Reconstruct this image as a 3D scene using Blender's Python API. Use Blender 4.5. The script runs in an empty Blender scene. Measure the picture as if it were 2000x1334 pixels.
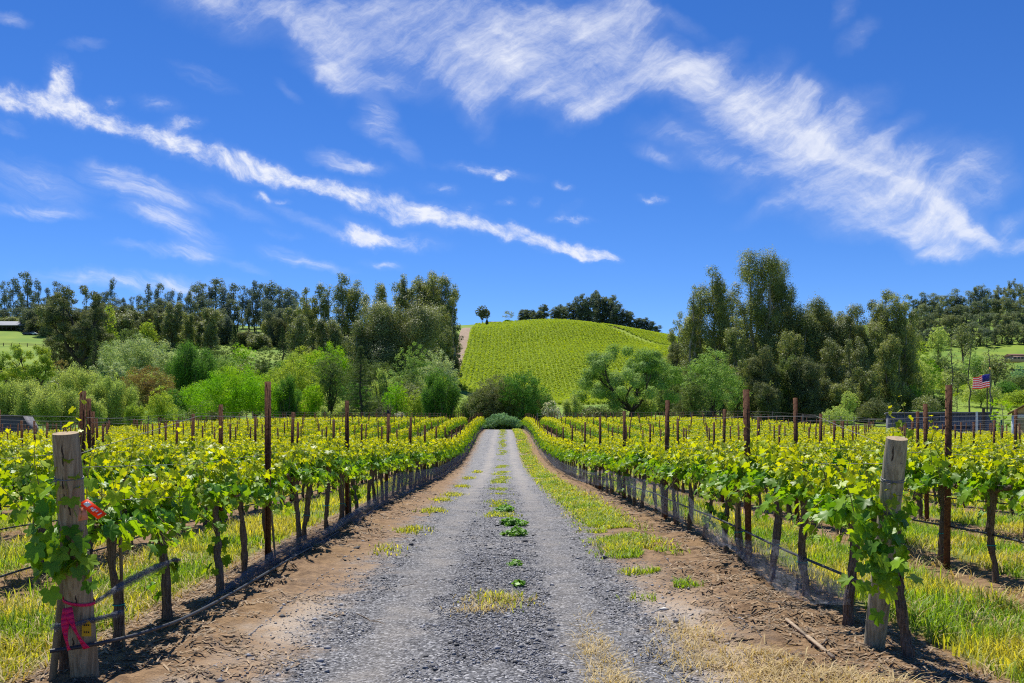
import bpy, math
import numpy as np

# ------------------------------------------------------------------ camera, sky, sun, exposure
scene = bpy.context.scene
COL = scene.collection
F, PX0, PY0, EYE = 1800.0, 983.0, 835.0, 1.6      # photo scale: 2000 x 1334

cam_data = bpy.data.cameras.new("camera")
cam = bpy.data.objects.new("camera", cam_data)
COL.objects.link(cam)
cam.location = (0, 0, EYE)
cam.rotation_euler = (math.radians(90), 0, 0)
cam_data.sensor_width = 36
cam_data.lens = 36 * F / 2000
cam_data.shift_x = (1000 - PX0) / 2000
cam_data.shift_y = (PY0 - 667) / 2000
cam_data.clip_start = 0.1
cam_data.clip_end = 6000
scene.camera = cam

SUN_EL, SUN_AZ = math.radians(61), math.radians(-20)     # azimuth from +Y, negative = to the left
SKY_STRENGTH = 0.108
SUN_STRENGTH = 5.0
EXPOSURE = 0.45

sun_data = bpy.data.lights.new("sun", "SUN")
sun_data.energy = SUN_STRENGTH
sun_data.angle = math.radians(0.5)
sun_data.color = (1.0, 0.95, 0.86)
sun = bpy.data.objects.new("sun", sun_data)
COL.objects.link(sun)
sun.rotation_euler = (math.radians(90) - SUN_EL, 0, math.pi - SUN_AZ)
sun.rotation_euler = (-(math.radians(90) - SUN_EL), 0, -SUN_AZ)
sun.location = (-30, 60, 120)

scene.view_settings.view_transform = 'Standard'
scene.view_settings.look = 'None'
scene.view_settings.exposure = EXPOSURE
scene.view_settings.gamma = 1.0
scene.view_settings.use_curve_mapping = False
cy = scene.cycles
cy.max_bounces = 6
cy.diffuse_bounces = 3
cy.glossy_bounces = 2
cy.transmission_bounces = 4
cy.transparent_max_bounces = 8
cy.volume_bounces = 0
cy.caustics_reflective = False
cy.caustics_refractive = False
cy.use_denoising = False
cy.pixel_filter_type = 'BLACKMAN_HARRIS'
cy.filter_width = 1.15
cy.denoiser = 'OPENIMAGEDENOISE'
cy.denoising_input_passes = 'RGB_ALBEDO_NORMAL'
cy.denoising_prefilter = 'ACCURATE'
cy.sample_clamp_indirect = 4.0


class NT:
    """small helper round a node tree"""
    def __init__(self, tree):
        self.t = tree
        tree.nodes.clear()

    def n(self, kind, **kw):
        nd = self.t.nodes.new(kind)
        for k, v in kw.items():
            setattr(nd, k, v)
        return nd

    def link(self, a, b):
        self.t.links.new(a, b)

    def _in(self, sock, v):
        if v is None:
            return
        if isinstance(v, bpy.types.NodeSocket):
            self.link(v, sock)
        else:
            if sock.type == 'RGBA' and isinstance(v, (tuple, list)) and len(v) == 3:
                v = (*v, 1)
            sock.default_value = v

    def math(self, op, a, b=None, c=None, clamp=False):
        nd = self.n('ShaderNodeMath', operation=op)
        nd.use_clamp = clamp
        for i, v in enumerate((a, b, c)):
            self._in(nd.inputs[i], v)
        return nd.outputs[0]

    def vmath(self, op, a, b=None, out=0, scale=None):
        nd = self.n('ShaderNodeVectorMath', operation=op)
        self._in(nd.inputs[0], a)
        if b is not None:
            self._in(nd.inputs[1], b)
        if scale is not None:
            self._in(nd.inputs['Scale'], scale)
        return nd.outputs[out]

    def sep(self, v):
        nd = self.n('ShaderNodeSeparateXYZ')
        self.link(v, nd.inputs[0])
        return nd.outputs

    def comb(self, x, y, z):
        nd = self.n('ShaderNodeCombineXYZ')
        for i, v in enumerate((x, y, z)):
            self._in(nd.inputs[i], v)
        return nd.outputs[0]

    def mapping(self, v, loc=(0, 0, 0), rot=(0, 0, 0), scale=(1, 1, 1), kind='POINT'):
        nd = self.n('ShaderNodeMapping', vector_type=kind)
        self.link(v, nd.inputs[0])
        nd.inputs['Location'].default_value = loc
        nd.inputs['Rotation'].default_value = rot
        nd.inputs['Scale'].default_value = scale
        return nd.outputs[0]

    def noise(self, v, scale, detail=3, rough=0.55, dist=0.0, color=False):
        nd = self.n('ShaderNodeTexNoise')
        if v is not None:
            self.link(v, nd.inputs['Vector'])
        nd.inputs['Scale'].default_value = scale
        nd.inputs['Detail'].default_value = detail
        nd.inputs['Roughness'].default_value = rough
        nd.inputs['Distortion'].default_value = dist
        return nd.outputs['Color' if color else 'Fac']

    def step(self, v, lo, hi, a=0.0, b=1.0, smooth=True):
        nd = self.n('ShaderNodeMapRange')
        nd.interpolation_type = 'SMOOTHSTEP' if smooth else 'LINEAR'
        self._in(nd.inputs['Value'], v)
        for k, x in (('From Min', lo), ('From Max', hi), ('To Min', a), ('To Max', b)):
            self._in(nd.inputs[k], x)
        return nd.outputs['Result']

    def mix(self, f, a, b, mode='MIX'):
        nd = self.n('ShaderNodeMix', data_type='RGBA', blend_type=mode)
        self._in(nd.inputs['Factor'], f)
        self._in(nd.inputs['A'], a)
        self._in(nd.inputs['B'], b)
        return [o for o in nd.outputs if o.type == 'RGBA'][0]


# ---- world: Nishita sky, and a cirrus deck placed by direction
world = bpy.data.worlds.new("World")
scene.world = world
world.use_nodes = True
world.cycles.sampling_method = 'MANUAL'
world.cycles.sample_map_resolution = 256
W = NT(world.node_tree)
sky = W.n('ShaderNodeTexSky', sky_type='NISHITA')
sky.sun_disc = False
sky.sun_elevation = SUN_EL
sky.sun_rotation = SUN_AZ
sky.altitude = 3300
sky.air_density = 1.0
sky.dust_density = 0.2
sky.ozone_density = 5.0
hs = W.n('ShaderNodeHueSaturation')
hs.inputs['Hue'].default_value = 0.511
hs.inputs['Saturation'].default_value = 1.24
hs.inputs['Value'].default_value = 1.0
W.link(sky.outputs[0], hs.inputs['Color'])
tc = W.n('ShaderNodeTexCoord')
dx, dy, dz = W.sep(tc.outputs['Generated'])
dys = W.math('MAXIMUM', dy, 0.05)
cu = W.math('MULTIPLY', W.math('DIVIDE', dx, dys), 18.0)      # 1 unit = 1/18 of a radian-ish
cv = W.math('MULTIPLY', W.math('DIVIDE', dz, dys), 18.0)
P = W.comb(cu, cv, 0.0)
warp = W.noise(P, 0.55, 3, 0.55, color=True)
warp = W.vmath('SCALE', W.vmath('SUBTRACT', warp, (0.5, 0.5, 0.5)), scale=0.95)
warp2 = W.noise(P, 2.6, 4, 0.6, color=True)
warp2 = W.vmath('SCALE', W.vmath('SUBTRACT', warp2, (0.5, 0.5, 0.5)), scale=0.30)
PW = W.vmath('ADD', W.vmath('ADD', P, warp), warp2)
PS = W.vmath('ADD', W.vmath('ADD', P, W.vmath('SCALE', warp, scale=0.30)), W.vmath('SCALE', warp2, scale=1.05))

PF = W.vmath('ADD', W.vmath('ADD', P, W.vmath('SCALE', warp, scale=1.1)), W.vmath('SCALE', warp2, scale=0.45))


def blobs(lst, Pv):
    """soft ellipses: (photo x, photo y, tilt in degrees, half length, half width, density)"""
    acc = None
    for x, y, a, L, w, d in lst:
        Q = Pv
        if acc is not None:      # a vanishing offset that makes the node chain evaluate one ellipse after the other
            nd = W.n('ShaderNodeVectorMath', operation='MULTIPLY_ADD')
            W.link(acc, nd.inputs[0])
            nd.inputs[1].default_value = (1e-6, 1e-6, 1e-6)
            W.link(Pv, nd.inputs[2])
            Q = nd.outputs[0]
        m = W.mapping(Q, loc=((x - PX0) / 100, (PY0 - y) / 100, 0), rot=(0, 0, math.radians(-a)),
                      scale=(L / 100, w / 100, 1), kind='TEXTURE')
        r = W.vmath('LENGTH', m, out=1)
        s = W.step(r, 1.0, 0.0, 0.0, d)
        acc = s if acc is None else W.math('ADD', acc, s)
    return acc


def fibre(ang, sx, sy, scale, detail=7, rough=0.62):
    m = W.mapping(PF, rot=(0, 0, math.radians(ang)), scale=(1, 1, 1))
    m = W.mapping(m, scale=(sx, sy, 1))
    return W.noise(m, scale, detail, rough)


STREAK = []
pts = [(-20, 180, 26), (60, 198, 34), (130, 205, 34), (190, 228, 24), (250, 245, 17), (300, 265, 26), (370, 292, 28), (440, 315, 28),
       (510, 335, 26), (570, 350, 22), (620, 360, 15), (680, 378, 26), (750, 398, 30), (820, 416, 28), (890, 432, 23), (960, 446, 19),
       (1030, 464, 17), (1100, 484, 16), (1160, 498, 13), (1205, 509, 8)]
for i in range(len(pts) - 1):
    (x0, y0, w0), (x1, y1, w1) = pts[i], pts[i + 1]
    L = math.hypot(x1 - x0, y1 - y0)
    STREAK.append(((x0 + x1) / 2, (y0 + y1) / 2, math.degrees(math.atan2(y1 - y0, x1 - x0)), L * 0.95, (w0 + w1) * 0.72, 0.95))
STREAK += [(125, 145, 60, 66, 36, .75), (115, 175, 80, 60, 42, .6), (218, 196, 8, 35, 21, 0.47), (310, 200, 15, 69, 26, 0.31), (360, 241, 6, 57, 20, 0.55),
           (700, 458, 10, 85, 37, 0.74), (760, 470, 4, 151, 29, 0.55), (950, 333, 8, 131, 20, 0.43), (983, 345, -18, 32, 15, 0.62),
           (912, 405, 0, 41, 18, 0.39), (860, 368, 12, 55, 18, 0.43), (1275, 384, 6, 41, 14, 0.58), (1100, 361, 10, 29, 14, 0.39),
           (1120, 428, 3, 63, 14, 0.58), (1100, 414, -28, 55, 18, 0.27), (990, 397, -8, 35, 12, 0.39), (515, 383, 22, 29, 14, 0.55), (548, 389, 0, 32, 10, 0.35),
           (1045, 395, 0, 18, 14, 0.31), (700, 322, 8, 96, 25, 0.47), (745, 520, 4, 62, 15, 0.43), (555, 455, 10, 55, 14, 0.31)]
DOWN = [(60, 355, 16, 168, 61, .55), (225, 350, 18, 108, 40, .85), (310, 375, 22, 132, 35, .8), (60, 410, 5, 156, 19, .75),
        (345, 437, 26, 144, 35, .8), (300, 418, 10, 108, 22, .5), (375, 490, 18, 72, 27, .8), (320, 488, 8, 132, 18, .6), (560, 500, 16, 84, 22, .55),
        (620, 520, 10, 96, 14, .55), (650, 310, 14, 72, 27, .55), (695, 325, 10, 72, 19, .6), (745, 230, 58, 72, 46, .75), (790, 285, 45, 72, 27, .35),
        (720, 245, 20, 48, 27, .4), (20, 35, 20, 54, 19, .5), (165, 82, 0, 60, 19, .35), (395, 150, 22, 96, 24, .35), (450, 395, 22, 132, 24, .35),
        (15, 245, 20, 48, 19, .45), (250, 548, 3, 276, 27, .75), (330, 560, 12, 96, 16, .55), (480, 520, 20, 72, 14, .3), (560, 180, 40, 48, 14, .25),
        (600, 430, 25, 144, 16, .35)]
UP = [(430, 5, 16, 205, 83, .55), (700, 30, 10, 205, 112, .6), (640, 90, 50, 140, 88, .55), (720, 150, 12, 151, 47, .5), (860, 80, 20, 237, 142, .62), (1000, 50, 15, 237, 112, .8), (1010, 150, 10, 205, 100, .75),
      (1180, 60, 25, 183, 130, .75), (1150, 175, -12, 172, 59, .6), (1160, 210, -25, 118, 35, .8), (1120, 225, -40, 43, 24, .4), (1300, 130, 10, 172, 83, .75), (1380, 110, -28, 102, 40, .85),
      (1400, 190, 28, 183, 94, .8), (1490, 235, 30, 172, 130, .75), (1590, 290, 33, 183, 136, .7), (1690, 345, 28, 183, 124, .7), (1790, 385, 30, 162, 106, .7), (1850, 440, 20, 129, 71, .7),
      (1590, 280, 35, 118, 31, .5), (1690, 325, 24, 129, 28, .55), (1790, 365, 28, 108, 26, .55), (1870, 420, 48, 97, 28, .7), (1910, 455, 25, 86, 26, .8), (1985, 468, -3, 108, 28, 1.0), (1850, 484, 3, 102, 28, .85),
      (1480, 160, -35, 118, 59, .55), (1545, 160, -30, 75, 26, .5), (1560, 210, -38, 97, 53, .5), (1650, 235, -30, 140, 53, .48), (1740, 260, -30, 97, 35, .35), (1800, 310, -35, 108, 59, .45), (1890, 330, -30, 108, 71, .6), (1940, 370, -40, 86, 47, .45),
      (1340, 270, 20, 129, 40, .45), (1400, 320, 12, 118, 28, .4), (1290, 300, 30, 75, 24, .4), (1480, 330, -25, 140, 65, .45), (1540, 390, -28, 140, 35, .38), (1660, 395, -12, 205, 47, .45), (1720, 440, -6, 194, 42, .4),
      (1680, 70, -55, 64, 33, .45), (1655, 15, -70, 64, 24, .4), (920, 195, 60, 97, 52, .45), (660, 150, 20, 118, 35, .4), (1250, 20, 60, 75, 53, .5), (1320, 40, 20, 108, 24, .3), (1980, 430, -20, 75, 31, .5), (560, 20, 30, 129, 47, .5)]

t_puff = fibre(22, 0.75, 1.35, 1.9, 10, 0.68)
t_down = fibre(20, 0.22, 2.2, 1.5, 9, 0.66)
t_up = W.math('ADD', W.math('MULTIPLY', fibre(-33, 0.36, 2.0, 1.0, 10, 0.68), 0.48), W.math('MULTIPLY', fibre(8, 0.6, 1.2, 0.8, 10, 0.72), 0.52))


def layer(b, t, amp, lo, hi, veil):
    """ragged cloud where the blobs and the fibres agree, and a thin veil round it"""
    a = W.step(W.math('ADD', b, W.math('MULTIPLY', W.math('SUBTRACT', t, 0.5), amp)), lo, hi, smooth=False)
    a = W.math('MULTIPLY', a, W.step(b, 0.0, 0.6))
    a = W.math('MULTIPLY', a, W.step(t, 0.28, 0.68, 0.4, 1.0), clamp=True)
    v = W.math('MULTIPLY', W.math('MULTIPLY', b, W.step(t, 0.3, 0.7, 0.15, 1.0)), veil, clamp=True)
    return W.math('MAXIMUM', a, v)


a1 = layer(blobs(STREAK, PS), t_puff, 2.5, 0.06, 1.1, .34)
a2 = layer(blobs(DOWN, PS), t_down, 2.8, 0.12, 1.75, .55)
a3 = layer(blobs(UP, PW), t_up, 3.3, 0.04, 1.5, .46)
inv = lambda s: W.math('SUBTRACT', 1.0, s)
al = inv(W.math('MULTIPLY', W.math('MULTIPLY', inv(W.math('MULTIPLY', a1, 0.97)), inv(W.math('MULTIPLY', a2, 0.85))), inv(W.math('MULTIPLY', a3, 0.93))))
al = W.math('MULTIPLY', al, W.step(dy, 0.05, 0.3))
bg_sky = W.n('ShaderNodeBackground')
W.link(hs.outputs[0], bg_sky.inputs[0])
bg_sky.inputs[1].default_value = SKY_STRENGTH
bg_cl = W.n('ShaderNodeBackground')
bg_cl.inputs[0].default_value = (0.88, 0.91, 1.0, 1)
bg_cl.inputs[1].default_value = 0.74
mx = W.n('ShaderNodeMixShader')
W.link(al, mx.inputs[0])
W.link(bg_sky.outputs[0], mx.inputs[1])
W.link(bg_cl.outputs[0], mx.inputs[2])
wo = W.n('ShaderNodeOutputWorld')
W.link(mx.outputs[0], wo.inputs[0])


# ------------------------------------------------------------------ mesh helpers
class MB:
    def __init__(self):
        self.v, self.f, self.m, self.a, self.nv = [], [], [], [], 0

    def add(self, V, Fc, mat=0, attr=None):
        V = np.asarray(V, float).reshape(-1, 3)
        Fc = np.asarray(Fc, int)
        self.v.append(V)
        self.f.append(Fc + self.nv)
        self.m.append(np.full(len(Fc), mat, np.int32))
        if attr is None:
            attr = np.zeros(len(V))
        self.a.append(np.broadcast_to(np.asarray(attr, float), (len(V),)))
        self.nv += len(V)
        return self

    def mesh(self, name, mats, smooth=False):
        me = bpy.data.meshes.new(name)
        V = np.concatenate(self.v)
        me.vertices.add(len(V))
        me.vertices.foreach_set('co', V.astype(np.float32).ravel())
        tot = np.concatenate([np.full(len(f), f.shape[1], np.int32) for f in self.f])
        idx = np.concatenate([f.ravel() for f in self.f]).astype(np.int32)
        me.loops.add(len(idx))
        me.loops.foreach_set('vertex_index', idx)
        me.polygons.add(len(tot))
        start = np.zeros(len(tot), np.int32)
        start[1:] = np.cumsum(tot)[:-1]
        me.polygons.foreach_set('loop_start', start)
        me.polygons.foreach_set('loop_total', tot)
        me.polygons.foreach_set('material_index', np.concatenate(self.m))
        if smooth:
            me.polygons.foreach_set('use_smooth', np.ones(len(tot), bool))
        at = me.attributes.new('tint', 'FLOAT', 'POINT')
        at.data.foreach_set('value', np.concatenate(self.a).astype(np.float32))
        for m in (mats if isinstance(mats, (list, tuple)) else [mats]):
            me.materials.append(m)
        me.update(calc_edges=True)
        return me

    def build(self, name, mats, parent=None, smooth=False):
        return link(name, self.mesh(name, mats, smooth), parent)


def link(name, me, parent=None):
    o = bpy.data.objects.new(name, me)
    COL.objects.link(o)
    if parent is not None:
        o.parent = parent
    return o


def tag(o, label=None, cat=None, group=None, kind=None):
    for k, v in (('label', label), ('category', cat), ('group', group), ('kind', kind)):
        if v:
            o[k] = v
    return o


def empty(name, loc=(0, 0, 0), rz=0.0):
    o = bpy.data.objects.new(name, None)
    o.empty_display_size = 0.1
    COL.objects.link(o)
    o.location = loc
    o.rotation_euler = (0, 0, rz)
    return o


def copy_tree(o, parent=None):
    c = o.copy()
    COL.objects.link(c)
    if parent is not None:
        c.parent = parent
    for ch in list(o.children):
        copy_tree(ch, c)
    return c


def norm(a):
    return a / np.maximum(np.linalg.norm(a, axis=-1, keepdims=True), 1e-9)


def tube(pts, rad, n=6, cap=True):
    pts = np.asarray(pts, float)
    k = len(pts)
    rad = np.broadcast_to(np.asarray(rad, float), (k,))
    t = norm(np.gradient(pts, axis=0))
    ref = np.array([0.0, 0, 1.0]) if abs(t[0][2]) < 0.8 else np.array([1.0, 0.05, 0])
    s = norm(np.cross(t, ref))
    b = np.cross(s, t)
    th = np.arange(n) * 2 * math.pi / n
    V = pts[:, None] + rad[:, None, None] * (np.cos(th)[None, :, None] * s[:, None] + np.sin(th)[None, :, None] * b[:, None])
    i, j = np.meshgrid(np.arange(k - 1), np.arange(n), indexing='ij')
    j2 = (j + 1) % n
    Q = np.stack([i * n + j, i * n + j2, (i + 1) * n + j2, (i + 1) * n + j], -1).reshape(-1, 4)
    V = V.reshape(-1, 3)
    return V, Q


def tube_add(mb, pts, rad, n=6, mat=0, cap=False, attr=None):
    V, Q = tube(pts, rad, n)
    base = mb.nv
    mb.add(V, Q, mat, attr)
    if cap:
        k = len(V) // n
        for ring, flip in ((0, True), (k - 1, False)):
            c = V[ring * n:(ring + 1) * n]
            Vc = np.vstack([c, c.mean(0, keepdims=True)])
            T = np.array([[i, (i + 1) % n, n] for i in range(n)])
            mb.add(Vc, T[:, ::-1] if flip else T, mat, attr)


def box_add(mb, lo, hi, mat=0, bev=0.0):
    x0, y0, z0 = lo
    x1, y1, z1 = hi
    V = [(x0, y0, z0), (x1, y0, z0), (x1, y1, z0), (x0, y1, z0), (x0, y0, z1), (x1, y0, z1), (x1, y1, z1), (x0, y1, z1)]
    Q = [(0, 3, 2, 1), (4, 5, 6, 7), (0, 1, 5, 4), (1, 2, 6, 5), (2, 3, 7, 6), (3, 0, 4, 7)]
    mb.add(V, Q, mat)


def quads(P_, N_, size, asp, rng, mb, mat=0, attr=None, diamond=True):
    """many small leaf-sized faces at P_ facing N_"""
    k = len(P_)
    N_ = norm(N_)
    t = norm(np.cross(N_, norm(rng.normal(size=(k, 3)))))
    b = np.cross(N_, t)
    s = np.broadcast_to(np.asarray(size, float), (k,))[:, None]
    if diamond:
        V = np.stack([P_ + t * s, P_ + b * s * asp, P_ - t * s, P_ - b * s * asp], 1)
    else:
        V = np.stack([P_ + t * s + b * s * asp, P_ - t * s + b * s * asp, P_ - t * s - b * s * asp, P_ + t * s - b * s * asp], 1)
    Q = np.arange(4 * k).reshape(k, 4)
    mb.add(V.reshape(-1, 3), Q, mat, None if attr is None else np.repeat(np.broadcast_to(attr, (k,)), 4))


# ------------------------------------------------------------------ materials
def new_mat(name):
    m = bpy.data.materials.new(name)
    m.use_nodes = True
    return m, NT(m.node_tree)


def leaf_mat(name, col, var=0.35, trans=0.35, rough=0.5, young=None, hue2=None, spec=0.4, obj_noise=0.25, tcol=None):
    m, T = new_mat(name)
    geo = T.n('ShaderNodeNewGeometry')
    rnd = geo.outputs['Random Per Island']
    base = col
    if young is not None:
        at = T.n('ShaderNodeAttribute', attribute_name='tint')
        base = T.mix(T.math('ADD', at.outputs['Fac'], T.math('MULTIPLY', T.math('SUBTRACT', rnd, 0.5), 0.35), clamp=True), col, young)
    if hue2 is not None:
        nz = T.noise(geo.outputs['Position'], obj_noise, 2)
        base = T.mix(T.step(nz, 0.38, 0.62), base, hue2)
    val = T.step(rnd, 0, 1, 1 - var, 1 + var, smooth=False)
    c = T.mix(1.0, base, T.comb(val, val, val), 'MULTIPLY')
    bs = T.n('ShaderNodeBsdfPrincipled')
    T._in(bs.inputs['Base Color'], c)
    bs.inputs['Roughness'].default_value = rough
    bs.inputs['Specular IOR Level'].default_value = spec
    tr = T.n('ShaderNodeBsdfTranslucent')
    tc_ = T.mix(1.0, c, tcol or (1.5, 1.35, 0.5), 'MULTIPLY')
    T._in(tr.inputs[0], tc_)
    mx_ = T.n('ShaderNodeMixShader')
    mx_.inputs[0].default_value = trans
    T.link(bs.outputs[0], mx_.inputs[1])
    T.link(tr.outputs[0], mx_.inputs[2])
    o = T.n('ShaderNodeOutputMaterial')
    T.link(mx_.outputs[0], o.inputs[0])
    return m


def plain_mat(name, col, rough=0.7, col2=None, scale=8.0, metal=0.0, bump=0.0, stretch=(1, 1, 1), detail=5, spec=0.4, lo=0.35, hi=0.65, coord='Object'):
    m, T = new_mat(name)
    tcx = T.n('ShaderNodeTexCoord')
    v = T.mapping(tcx.outputs[coord], scale=stretch)
    bs = T.n('ShaderNodeBsdfPrincipled')
    nz = T.noise(v, scale, detail, 0.6)
    if col2 is not None:
        T._in(bs.inputs['Base Color'], T.mix(T.step(nz, lo, hi), col, col2))
    else:
        T._in(bs.inputs['Base Color'], (*col, 1))
    bs.inputs['Roughness'].default_value = rough
    bs.inputs['Metallic'].default_value = metal
    bs.inputs['Specular IOR Level'].default_value = spec
    if bump:
        bp = T.n('ShaderNodeBump')
        bp.inputs['Strength'].default_value = bump
        bp.inputs['Distance'].default_value = 0.02
        T.link(nz, bp.inputs['Height'])
        T.link(bp.outputs[0], bs.inputs['Normal'])
    o = T.n('ShaderNodeOutputMaterial')
    T.link(bs.outputs[0], o.inputs[0])
    return m


# ------------------------------------------------------------------ terrain
def at(px, py, D):
    return np.array([(px - PX0) / F * D, D, EYE + (PY0 - py) / F * D])


PROF = [(-20, 0), (0, 0), (8, 0), (15, 0), (22, -.12), (30, -.3), (40, -.46), (50, -.5), (60, -.28), (74, .3), (85, .8), (100, 1.15), (112, 1.32), (122, 1.25), (135, .55), (150, -.3)]
ctl = []
for D_, z_ in PROF:
    for x_ in (-9, -3, 3, 9):
        if D_ < 60 or abs(x_) in (3, 9):
            ctl.append((x_, D_, z_))
for x_, D_, z_ in [(-14, -20, 0), (14, -20, 0), (-16, 5, 0), (16, 5, 0), (-16, 15, -.05), (16, 15, -.05), (-18, 25, -.2), (18, 25, -.2), (-26, 40, -.35), (26, 40, -.3),
                   (-29, 60, -.25), (33, 65, -.2), (-16, 60, -.1), (16, 60, -.2), (-30, 85, .55), (-22, 85, .75), (22, 85, .7), (-45, 75, -.3), (-60, 100, -.5),
                   (-31, 115, 1.3), (31, 115, 1.35), (-15, 115, 1.35), (15, 115, 1.35), (44, 88, -.35), (55, 100, -.5), (45, 115, .4), (-50, 115, .4), (34, 90, .35), (48, 75, -.3), (70, 120, -.5), (-80, 130, -.6)]:
    ctl.append((x_, D_, z_))
FAR = [
    (-300, 838, 150), (300, 840, 150), (1000, 856, 150), (1500, 840, 150), (2200, 842, 150),
    (-300, 826, 200), (300, 826, 200), (700, 828, 200), (1000, 834, 200), (1300, 828, 200), (1700, 826, 200), (2300, 826, 200),
    (-300, 790, 260), (0, 792, 260), (300, 790, 260), (600, 795, 260), (900, 808, 260), (1150, 806, 260), (1500, 804, 260), (1820, 795, 260), (2000, 800, 260), (2300, 800, 260),
    (-300, 715, 340), (0, 718, 340), (300, 735, 340), (600, 748, 340), (880, 775, 340), (1000, 800, 340), (1200, 800, 340), (1500, 790, 340), (1830, 742, 340), (1990, 772, 340), (2300, 780, 340),
    (-300, 668, 420), (0, 668, 420), (80, 670, 420), (200, 688, 420), (400, 690, 420), (600, 700, 420), (800, 722, 420), (900, 740, 420), (1050, 772, 420), (1250, 768, 420), (1500, 750, 420), (1800, 738, 420), (1990, 745, 420), (2300, 745, 420),
    (-300, 632, 500), (0, 634, 500), (200, 642, 500), (400, 660, 500), (560, 662, 500), (700, 668, 500), (880, 695, 500), (1000, 728, 500), (1200, 726, 500), (1400, 722, 500), (1800, 705, 500), (1990, 696, 500), (2300, 690, 500),
    (-300, 621, 560), (0, 622, 560), (300, 626, 560), (560, 642, 560), (700, 650, 560), (900, 666, 560), (1100, 686, 560), (1300, 690, 560), (1600, 690, 560), (1800, 680, 560), (1990, 668, 560), (2300, 660, 560),
    (900, 647, 620), (1000, 653, 620), (1100, 655, 620), (1300, 668, 620), (0, 618, 620), (560, 640, 620), (1600, 670, 620), (1990, 640, 620),
    (-300, 625, 700), (0, 625, 700), (300, 628, 700), (560, 641, 700), (800, 640, 700), (930, 634, 700), (1000, 630, 700), (1080, 626.5, 700), (1200, 639, 700), (1300, 656, 700), (1500, 665, 700), (1800, 630, 700), (1990, 612, 700), (2300, 600, 700),
    (0, 650, 900), (560, 660, 900), (1000, 650, 900), (1200, 655, 900), (1300, 668, 900), (1500, 660, 900), (1800, 620, 900), (1990, 605, 900), (2300, 600, 900),
    (-300, 730, 1400), (560, 730, 1400), (1300, 730, 1400), (2300, 720, 1400), (1000, 790, 2400), (-300, 790, 2400), (2300, 790, 2400)]
for px, py, D_ in FAR:
    ctl.append(tuple(at(px, py, D_)))
ctl = np.array(ctl)


def warp_xy(x, y):
    q = np.maximum(np.asarray(y, float), -22) + 32.0
    return np.stack([np.asarray(x, float) / q * 2.2, np.log(q)], -1)


C0 = warp_xy(ctl[:, 0], ctl[:, 1])
KS = 0.06
Km = np.sqrt(((C0[:, None] - C0[None]) ** 2).sum(-1) + KS * KS)
Aug = np.concatenate([C0, np.ones((len(C0), 1))], 1)
Mx = np.block([[Km - np.eye(len(C0)) * 1e-3, Aug], [Aug.T, np.zeros((3, 3))]])
scale_z = (ctl[:, 1] + 32) / 100.0
SOL = np.linalg.solve(Mx, np.concatenate([ctl[:, 2] / scale_z, np.zeros(3)]))


def ground(x, y):
    x = np.asarray(x, float)
    y = np.asarray(y, float)
    sh = np.broadcast(x, y).shape
    x = np.broadcast_to(x, sh).ravel()
    y = np.broadcast_to(y, sh).ravel()
    out = np.empty(len(x))
    for i in range(0, len(x), 20000):
        w = warp_xy(x[i:i + 20000], y[i:i + 20000])
        K = np.sqrt(((w[:, None] - C0[None]) ** 2).sum(-1) + KS * KS)
        out[i:i + 20000] = (K @ SOL[:-3] + w @ SOL[-3:-1] + SOL[-1]) * (np.maximum(y[i:i + 20000], -22) + 32) / 100.0
    far = np.clip((y - 380) / 60, 0, 1) * np.clip((720 - y) / 50, 0, 1) * np.clip((x + 60) / 60, 0, 1) * np.clip((150 - x) / 60, 0, 1)
    out += far * (1.6 * np.sin((y - 0.55 * x) / 24.0) + 1.1 * np.sin((y + 0.3 * x) / 41.0 + 1.0))
    return out.reshape(sh)


def gz(x, y):
    return float(ground(np.array([x]), np.array([y]))[0])


# ------------------------------------------------------------------ rows of the vineyard
ROW0_L, ROW0_R, ROWSP = -2.68, 2.75, 2.24
VINESP = 1.06


def field_end(x):
    """how far each row of the vineyard runs (it ends sooner towards both sides)"""
    return 117.0 - 50.0 * np.clip((np.abs(x + 2) - 24) / 16.0, 0, 1) ** 0.8 - 0.35 * np.clip(np.abs(x) - 40, 0, 60)


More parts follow.
